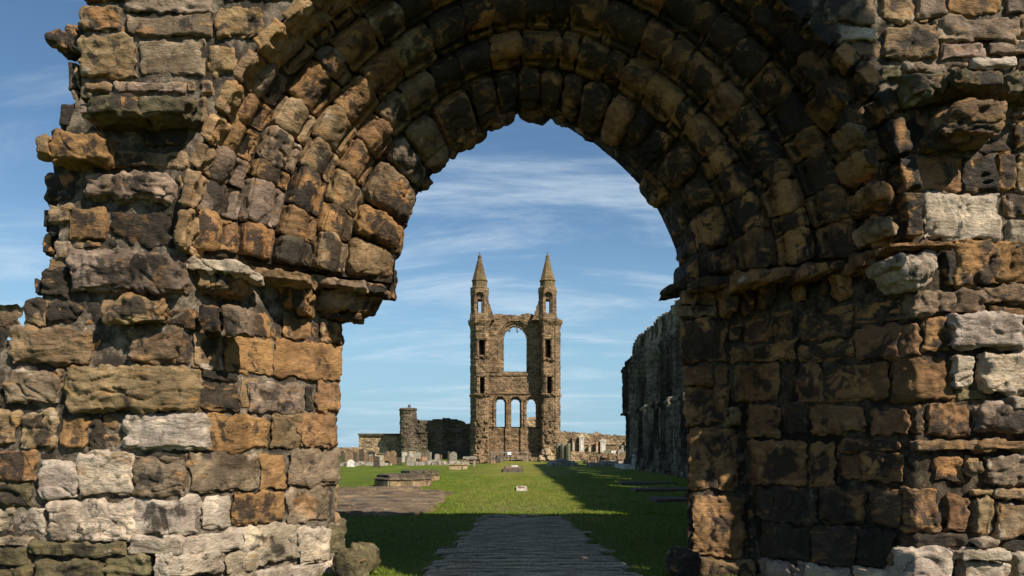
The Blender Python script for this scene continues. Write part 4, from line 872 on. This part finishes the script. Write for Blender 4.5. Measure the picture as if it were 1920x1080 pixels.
# two birds on the turret cap
M_BIRD = plain_mat('bird_feathers', (.05, .05, .055), .2)
for i, (bx, lab) in enumerate(((765.2, 'small dark bird perched left on the round turret cap'), (767.8, 'small dark bird perched right on the round turret cap'))):
    B = MB(); X = (bx-960)/F*Yd; zc_ = tz(763.6, Yd)
    B.lathe([(0, 0), (.05, .02), (.10, .10), (.11, .2), (.07, .30), (.05, .34), (.065, .40), (.045, .46), (0, .48)], (X, Yd+.6, zc_), 10)
    B.box((X-.10 if i else X+.10, Yd+.6, zc_+.08), (.2, .07, .03)); B.box((X+.08 if i else X-.08, Yd+.6, zc_+.40), (.07, .02, .02))
    o = rebase(B.build('bird', M_BIRD, None, True)); tag(o, lab, 'bird', 'birds perched on the round turret')

# ------------------------------------------------------------------ gravestones and monuments
GM = {}
def gmat(c):
    if c not in GM: GM[c] = plain_mat('gravestone_'+c, dict(dark=(.07, .058, .045), brown=(.17, .115, .07), tan=(.33, .25, .15), grey=(.24, .215, .18), pale=(.38, .35, .30), pink=(.36, .20, .13), green=(.12, .115, .075), white=(.50, .48, .44))[c], .35, .85, .15, 0, 5)
    return GM[c]
def profile(shape, w, h):
    k = w/2
    if shape == 'arch': return [(-k, 0), (k, 0), (k, h-k*.9)]+[(k*math.cos(a), h-k*.9+k*.9*math.sin(a)) for a in np.linspace(.2, math.pi-.2, 9)]+[(-k, h-k*.9)]
    if shape == 'gothic': return [(-k, 0), (k, 0), (k, h-k*1.1), (k*.75, h-k*.55), (k*.4, h-k*.2), (0, h), (-k*.4, h-k*.2), (-k*.75, h-k*.55), (-k, h-k*1.1)]
    if shape == 'flat': return [(-k, 0), (k, 0), (k, h), (k*.3, h*1.01), (-k*.3, h), (-k, h*.99)]
    if shape == 'shoulder': return [(-k, 0), (k, 0), (k, h*.82), (k*.8, h*.84), (k*.6, h*.95), (0, h), (-k*.6, h*.95), (-k*.8, h*.84), (-k, h*.82)]
    return [(-k, 0), (k, 0), (k, h), (-k, h)]
YG = lambda b: EYE*F/(b-HZ)
def grave(px0, px1, yt, yb, c, shape, label, lean=0.0, cat='gravestone', plinth=True, Yo=None, z0=0.0, group='gravestones in the churchyard'):
    Y = Yo or YG(yb); wd = (px1-px0)/F*Y; h = (yb-yt)/F*Y; X = ((px0+px1)/2-960)/F*Y; a = rnd.uniform(-.25, .25)
    r = empty('gravestone' if cat == 'gravestone' else cat.replace(' ', '_'), (X, Y, z0)); tag(r, label, cat, group if cat == 'gravestone' else None); m_ = gmat(c)
    B = MB()
    if shape == 'pediment':
        B.box((0, 0, h*.42), (wd*.82, .4, h*.84)); o = B.build('slab', m_, r)
        B = MB(); B.ngon_prism([(-wd/2, h*.84), (wd/2, h*.84), (wd/2, h*.89), (0, h), (-wd/2, h*.89)], -.26, .26, (0, 0, 0)); B.build('pediment', gmat('green' if c != 'dark' else 'dark'), r)
        B = MB(); B.box((0, 0, .06), (wd, .55, .12)); B.build('plinth', m_, r)
        B = MB(); B.box((0, -.215, h*.45), (wd*.55, .02, h*.5)); B.build('panel', gmat('pale' if c in ('pale', 'tan') else 'grey'), r)
    elif shape == 'obelisk':
        B.box((0, 0, h*.12), (wd, wd, h*.24)); B.build('plinth', m_, r); B = MB(); B.box((0, 0, h*.60), (wd*.62, wd*.62, h*.72), taper=.55); B.box((0, 0, h*.98), (wd*.34, wd*.34, h*.08), taper=.05); B.build('shaft', m_, r)
    elif shape == 'chest':
        B.box((0, 0, h*.40), (wd*.9, 1.0, h*.8)); B.build('chest', m_, r); B = MB(); B.box((0, 0, h*.9), (wd, 1.15, h*.2)); B.build('lid', m_, r)
    elif shape == 'table':
        for sx in (-1, 1): B = MB(); B.box((sx*wd*.36, 0, h*.4), (wd*.16, .8, h*.8), rz=.05); B.build('leg', m_, r)
        B = MB(); B.box((0, 0, h*.88), (wd, 1.0, h*.2)); B.build('table_top', m_, r)
    else:
        B.ngon_prism(profile(shape, wd, h), -.08, .08, (0, 0, 0), bev=.03); B.build('slab', m_, r)
        if plinth: B = MB(); B.box((0, 0, .05), (wd*1.15, .34, .12)); B.build('plinth', m_, r)
    r.rotation_euler = (rnd.uniform(-.04, .04), lean, a*.6)
    return r
gc = lambda x: 630+x/4.908
gy_ = lambda y: 740+y/4.908
for (a, b, t, bo, c, sh, ln, lab) in [
 (38, 78, 515, 630, 'dark', 'arch', 0, 'dark round-topped gravestone right against the left pier'),
 (85, 158, 530, 630, 'brown', 'arch', 0, 'broad brown round-topped gravestone behind the short white stone'),
 (105, 168, 597, 665, 'white', 'arch', 0, 'short bright white gravestone nearest the left pier'),
 (125, 150, 475, 560, 'white', 'flat', .25, 'narrow white gravestone leaning, rising above the wall top at left'),
 (158, 190, 527, 622, 'dark', 'arch', 0, 'narrow dark arched gravestone just right of the broad brown one'),
 (191, 214, 515, 621, 'brown', 'flat', 0, 'slim flat-topped brown gravestone left of the tall dark brown slab'),
 (215, 258, 500, 636, 'dark', 'flat', -.02, 'tall dark brown flat slab in front of the pale wall corner'),
 (248, 286, 528, 635, 'brown', 'flat', 0, 'brown flat slab touching the tall dark one on its right'),
 (287, 360, 515, 640, 'dark', 'pediment', 0, 'dark pedimented headstone left of centre in the row'),
 (300, 345, 560, 652, 'brown', 'gothic', 0, 'brown pointed gravestone in front of the dark pedimented headstone'),
 (344, 402, 568, 668, 'dark', 'flat', 0, 'dark square gravestone standing forward of the left row'),
 (370, 448, 533, 632, 'tan', 'pediment', 0, 'tan pedimented tomb with a pale panel'),
 (420, 460, 478, 545, 'pale', 'obelisk', 0, 'pale grey obelisk in front of the sunlit rubble wall'),
 (448, 502, 518, 636, 'brown', 'gothic', .02, 'left of two tall brown gravestones standing side by side'),
 (498, 558, 515, 638, 'brown', 'arch', -.02, 'right of two tall brown gravestones standing side by side'),
 (560, 605, 575, 646, 'dark', 'flat', 0, 'low dark gravestone between the tall brown pair and pale pediment'),
 (602, 662, 505, 618, 'pale', 'pediment', 0, 'pale grey pedimented monument before the dark ruin'),
 (664, 740, 492, 618, 'tan', 'pediment', 0, 'tallest tan pedimented monument before the dark ruin'),
 (634, 668, 562, 640, 'green', 'flat', 0, 'mossy narrow slab below the pale pedimented monument'),
 (652, 712, 572, 656, 'grey', 'arch', 0, 'grey round-topped gravestone in front of the tallest pediment'),
 (736, 782, 525, 622, 'grey', 'arch', 0, 'grey rounded gravestone right of the tallest pediment'),
 (736, 764, 585, 636, 'dark', 'flat', 0, 'small dark stone at the foot of the grey rounded gravestone'),
 (766, 795, 590, 638, 'brown', 'chest', 0, 'small brown block beside the pink stone'),
 (795, 838, 573, 641, 'pink', 'flat', 0, 'low pinkish gravestone left of the tall grey-green one'),
 (823, 865, 510, 635, 'green', 'shoulder', 0, 'tall grey-green gravestone right of the pink stone'),
 (866, 879, 530, 612, 'grey', 'flat', 0, 'thin edge-on slab beside the tall grey-green gravestone'),
 (908, 955, 542, 607, 'grey', 'arch', 0, 'grey arched gravestone alone before the dark ruin'),
 (960, 975, 553, 606, 'brown', 'flat', .03, 'thin brown slab right of the lone arched gravestone'),
 (1030, 1050, 520, 612, 'dark', 'arch', 0, 'dark slab behind the large round-topped stone near the gable'),
 (1045, 1112, 525, 625, 'grey', 'arch', .02, 'large round-topped grey gravestone near the foot of the gable'),
 (1045, 1155, 635, 690, 'tan', 'chest', 0, 'mossy tan chest tomb in the grass before the gable'),
 (1160, 1207, 635, 684, 'tan', 'chest', 0, 'small tan block right of the mossy chest tomb'),
 (1172, 1290, 570, 662, 'grey', 'table', 0, 'ruined table tomb by the left foot of the gable')]:
    grave(gc(a), gc(b), gy_(t), gy_(bo), c, sh, lab, ln)
gx_ = lambda x: 1030+x/4.911
gz_ = lambda y: 740+y/4.911
for (a, b, t, bo, c, sh, lab, Yo) in [
 (505, 568, 512, 600, 'green', 'flat', 'mossy slab behind the rubble heap on the right', 95),
 (570, 612, 515, 570, 'white', 'flat', 'small white slab on the right of the churchyard', 96),
 (612, 662, 565, 615, 'dark', 'arch', 'low dark rounded stone among the right group', 88),
 (628, 690, 500, 600, 'grey', 'arch', 'grey rounded gravestone behind the low dark one', 96),
 (645, 705, 528, 620, 'brown', 'arch', 'brown rounded gravestone in the middle of the right group', 90),
 (690, 736, 500, 622, 'green', 'shoulder', 'greenish shouldered gravestone next to the dark post', 90),
 (738, 768, 500, 640, 'dark', 'flat', 'tall dark narrow slab at the end of the nave wall', 72),
 (445, 500, 555, 598, 'tan', 'flat', 'low tan slab behind the right rubble heap', 98)]:
    Y = Yo; g = grave(gx_(a), gx_(b), gz_(t), gz_(bo), c, sh, lab, Yo=Y)
    wd_h = None
    g.location.z = 0
    sc = (EYE-(gz_(t)-HZ)/F*Y)/max(.05, (gz_(bo)-gz_(t))/F*Y); g.scale = (1, 1, sc)
# monuments set against the boundary wall
def wall_monument(a, b, t, bo, c, label):
    Y = 127.4; X = ((gx_(a)+gx_(b))/2-960)/F*Y; wd = (gx_(b)-gx_(a))/F*Y; h = EYE-(gz_(t)-HZ)/F*Y
    r = empty('wall_monument', (X, Y, 0)); tag(r, label, 'monument', 'monuments along the boundary wall')
    zb = .2
    B = MB(); B.box((0, 0, h*.42), (wd*.8, .5, h*.84)); B.build('body', gmat(c), r)
    B = MB(); B.box((0, 0, h*.86), (wd, .62, h*.05)); B.ngon_prism([(-wd/2, h*.885), (wd/2, h*.885), (wd*.12, h), (-wd*.12, h)], -.3, .3, (0, 0, 0)); B.build('pediment', gmat(c), r)
    B = MB(); B.box((0, -.26, h*.5), (wd*.42, .04, h*.4)); B.build('panel', gmat('pale' if c != 'pale' else 'white'), r)
for a in [(270, 325, 362, 500, 'pale', 'white urn-topped wall monument right of the column stumps'), (205, 240, 375, 500, 'brown', 'brown wall monument behind the column stumps'), (462, 525, 405, 510, 'pale', 'widest white wall monument with a panel'),
          (425, 450, 430, 510, 'pink', 'small reddish wall monument left of the widest white one'), (358, 385, 455, 510, 'tan', 'short tan wall monument between two white ones'), (690, 738, 408, 510, 'tan', 'pointed tan wall monument near the nave wall'), (660, 684, 465, 515, 'grey', 'small grey wall monument left of the pointed tan one')]:
    wall_monument(*a)
# column stumps
for i, (a, b, lab) in enumerate(((60, 103, 'left of three broken round column stumps by the gable'), (104, 158, 'middle of three broken round column stumps by the gable'), (159, 194, 'right of three broken round column stumps by the gable'))):
    Y = 88-i*.6; X = ((gx_(a)+gx_(b))/2-960)/F*Y; rr = (gx_(b)-gx_(a))/2/F*Y; h = EYE-(gz_(447)-HZ)/F*Y
    r = empty('column_stump', (X, Y, 0)); tag(r, lab, 'column', 'broken column stumps by the gable')
    B = MB(); B.lathe([(rr*1.02, 0), (rr, h*.3), (rr*1.01, h*.5), (rr*.98, h*.97), (rr*.85, h), (0, h)], (0, 0, 0), 20); B.build('shaft', gmat('green'), r, True)
    B = MB(); B.box((0, 0, .08), (rr*2.5, rr*2.5, .16)); B.build('plinth', gmat('grey'), r)
# rubble heaps (loose stones nobody would count)
def heap(px0, px1, yb, hmax, n, label, c='brown'):
    B = MB(); Y = YG(yb)
    for i in range(n):
        t = rnd.random(); px = px0+(px1-px0)*t; s_ = rnd.uniform(.15, .5); zt = hmax*math.sin(math.pi*min(.95, max(.05, t)))*rnd.random()
        B.box(((px-960)/F*Y, Y+rnd.uniform(-.9, .9), zt*.6+s_*.2), (s_*1.4, s_*rnd.uniform(.7, 1.2), s_*.8), rnd.uniform(0, 3), taper=rnd.uniform(.6, .95))
    o = rebase(B.build('rubble_heap', gmat(c), None)); tag(o, label, 'rubble', kind='stuff')
heap(1012, 1036, 866, 2.6, 150, 'tumbled rubble at the right foot of the gable', 'tan'); heap(1030, 1078, 873, .7, 110, 'low rubble in front of the column stumps', 'grey')
heap(1100, 1182, 870, 1.6, 220, 'jumbled stones before the right gravestones', 'brown'); heap(1105, 1200, 873, .4, 120, 'scattered low stones near the nave wall', 'grey')
heap(775, 875, 872, .3, 110, 'scattered pale stones in the grass left of the gable', 'grey'); heap(866, 925, 869, 1.0, 90, 'tumbled stones at the left foot of the gable', 'brown'); heap(640, 730, 873, .2, 80, 'scattered pale flat stones before the left gravestones', 'grey')
heap(925, 1015, 864, .8, 140, 'low stone footing before the gable wall', 'brown')

# flat ledger stones and small marker slabs in the nave
def slab(px0, px1, yt, yb, c, name, label, cat, h=.12, extra=None, group=None):
    Y0, Y1_ = YG(yb), YG(yt); X0, X1 = (px0-960)/F*Y0, (px1-960)/F*Y0; r = empty(name, ((X0+X1)/2, (Y0+Y1_)/2, 0)); tag(r, label, cat, group)
    B = MB(); B.box((0, 0, h/2-.05), (X1-X0, Y1_-Y0, h+.1), taper=.96); B.build('slab', gmat(c), r)
    if extra: extra(r, X1-X0, Y1_-Y0, h)
    return r
def ex1(r, w_, d_, h):
    B = MB(); B.box((0, -d_*.2, h+.015), (w_*.62, d_*.3, .03)); B.box((-w_*.18, d_*.1, h+.012), (w_*.2, d_*.25, .024)); B.build('panel', gmat('brown'), r)
slab(968, 989, 915.5, 921, 'pale', 'marker_slab', 'small pale rectangular marker slab set in the centre of the lawn', 'marker slab', .10, ex1)
def ex2(r, w_, d_, h):
    B = MB(); B.box((.1, 0, h+.09), (.55, .4, .16), taper=.8); B.build('marker', gmat('white'), r)
    B = MB(); B.box((0, 0, h+.03), (w_*.8, d_*.7, .06)); B.build('top', gmat('brown'), r)
slab(943, 982, 879, 886, 'dark', 'ledger_tomb', 'low dark tomb slab with a small white marker in mid lawn', 'tomb', .22, ex2)
slab(1172, 1192, 876, 880, 'pale', 'marker_slab', 'pale block lying at the far end of the nave wall', 'marker slab', .3)

# paved floor fragment, left
M_FLOOR = stone_material('floor_slabs', .55, .15)
o_l = [(640, 967), (790, 967), (812, 958), (835, 942), (838, 933), (846, 928), (832, 922), (790, 921), (700, 920), (640, 922)]
pts = np.array([P(x, y, YG(y))[:2] for x, y in o_l]); 
xs = np.linspace(-7.5, -1.5, 150); ys = np.linspace(18.0, 31.5, 230); XX, YY = np.meshgrid(xs, ys, indexing='ij')
fx = np.interp(YY, [18.9, 19.0, 20.4, 23.6, 25.8, 27.2, 29.2, 29.5], [-2.3, -2.33, -2.16, -2.1, -2.25, -2.22, -2.75, -4.5])
dd = np.minimum(np.minimum(fx-XX, YY-18.95), 29.6-YY)+.25*fbm(np.stack([XX*1.5, YY*1.5, XX*0], -1), 3)
bl = np.floor(YY/1.1+.2*perlin(np.stack([XX*.5, YY*.5, XX*0], -1))); bc = np.floor(XX/.9+.37*bl); hh_ = np.sin(bl*91.7+bc*47.3)*4375.5; hh_ = hh_-np.floor(hh_)
jn = np.minimum(np.abs((YY/1.1) % 1-.5), .5)
ZZ = -.12+.20*sst(-.05, .12, dd)+.05*(hh_-.5)*(dd > .1)+.03*fbm(np.stack([XX*2, YY*2, XX*0], -1), 3)+.10*(YY > 28.4)*(XX < -3.6)*(dd > 0)
B = MB(); B.grid(np.stack([XX, YY, ZZ], -1), tint=(.24, .185, .125), mix=(.15, .4, .3, .3))
r = tag(empty('stone_floor', (-4.4, 24, 0)), 'low worn patch of brown paving slabs in the grass at left', 'paving'); B.build('paving', M_FLOOR, r, False); localise(r)
# clustered pier bases
def pier_base(px0, px1, yt, yb, label):
    Y = YG(yb); X = ((px0+px1)/2-960)/F*Y; w_ = (px1-px0)/F*Y; h = .52
    r = tag(empty('pier_base', (X, Y+w_*.5, 0)), label, 'column base', 'pier bases on the lawn')
    rr = w_/2
    B = MB(); ti, mi = look('T'); B.lathe([(rr*1.0, -.05), (rr*1.0, h*.52), (rr*.97, h*.55)], (0, 0, 0), 8, ti, mi, R(22.5)); B.build('plinth', M_YARD, r)
    B = MB(); B.lathe([(rr*.97, h*.56), (rr*1.02, h*.62), (rr*1.0, h*.72), (rr*.92, h*.80), (rr*.93, h), (rr*.85, h*1.04), (0, h*1.0)], (0, 0, 0), 8, ti*.8, mi, R(22.5)); B.build('moulding', M_DARK, r)
pier_base(691, 806, 889, 914, 'nearer low octagonal stone pier base on the left lawn'); pier_base(742, 822, 886, 903, 'farther low octagonal stone pier base on the left lawn')
# dark ledge stones in the shaded lawn on the right
for i, (a, b, t, bo, lab) in enumerate(((1230, 1300, 936, 942, 'long dark low slab beside the right pier'), (1190, 1300, 918, 922, 'middle of three dark low slabs in the shaded lawn'), (1165, 1270, 906, 909, 'farthest of three dark low slabs in the shaded lawn'))):
    slab(a, b, t, bo, 'dark', 'ledge_stone', lab, 'stone slab', .10, None, 'low slabs in the shaded lawn')

# metal barrier with a sign before the gable
M_MET = plain_mat('galvanised_metal', (.42, .43, .44), .1, .4, .5, .8)
Yb = 84.0; X0, X1 = (922-960)/F*Yb, (989.5-960)/F*Yb
r = tag(empty('metal_barrier', ((X0+X1)/2, Yb, 0)), 'low grey metal rail barrier with a small sign before the gable', 'barrier')
for xx in (X0, X1): B = MB(); B.box((xx-(X0+X1)/2, 0, .62), (.09, .09, 1.24)); B.build('post', M_MET, r)
for zz in (1.18, .72, .36): B = MB(); B.box((0, 0, zz), (X1-X0, .04, .045)); B.build('rail', M_MET, r)
B = MB(); B.box(((955-955.7)/F*Yb, -.05, 1.02), (.42, .03, .3)); o = B.build('sign', plain_mat('sign_face', (.62, .72, .80), .05), r)
# small dark machine / bin by the barrier
Yk = 83.0; r = tag(empty('stone_block', ((932.5-960)/F*Yk, Yk, 0)), 'dark lumpy block standing inside the metal barrier', 'stone')
B = MB(); B.box((0, 0, .25), (.8, .6, .5), taper=.8); B.box((.1, .05, .6), (.5, .5, .3), .4, taper=.7); B.build('block', gmat('dark'), r)
# pale post by the doorway of the nave wall
Yk = 63.0; r = tag(empty('stone_post', ((1191-960)/F*Yk-.1, Yk, 0)), 'small pale stone post before the nave wall doorway', 'post')
B = MB(); B.lathe([(.22, 0), (.2, .7), (.12, .8), (.18, 1.0), (.0, 1.2)], (0, 0, 0), 10); B.build('shaft', gmat('pale'), r)
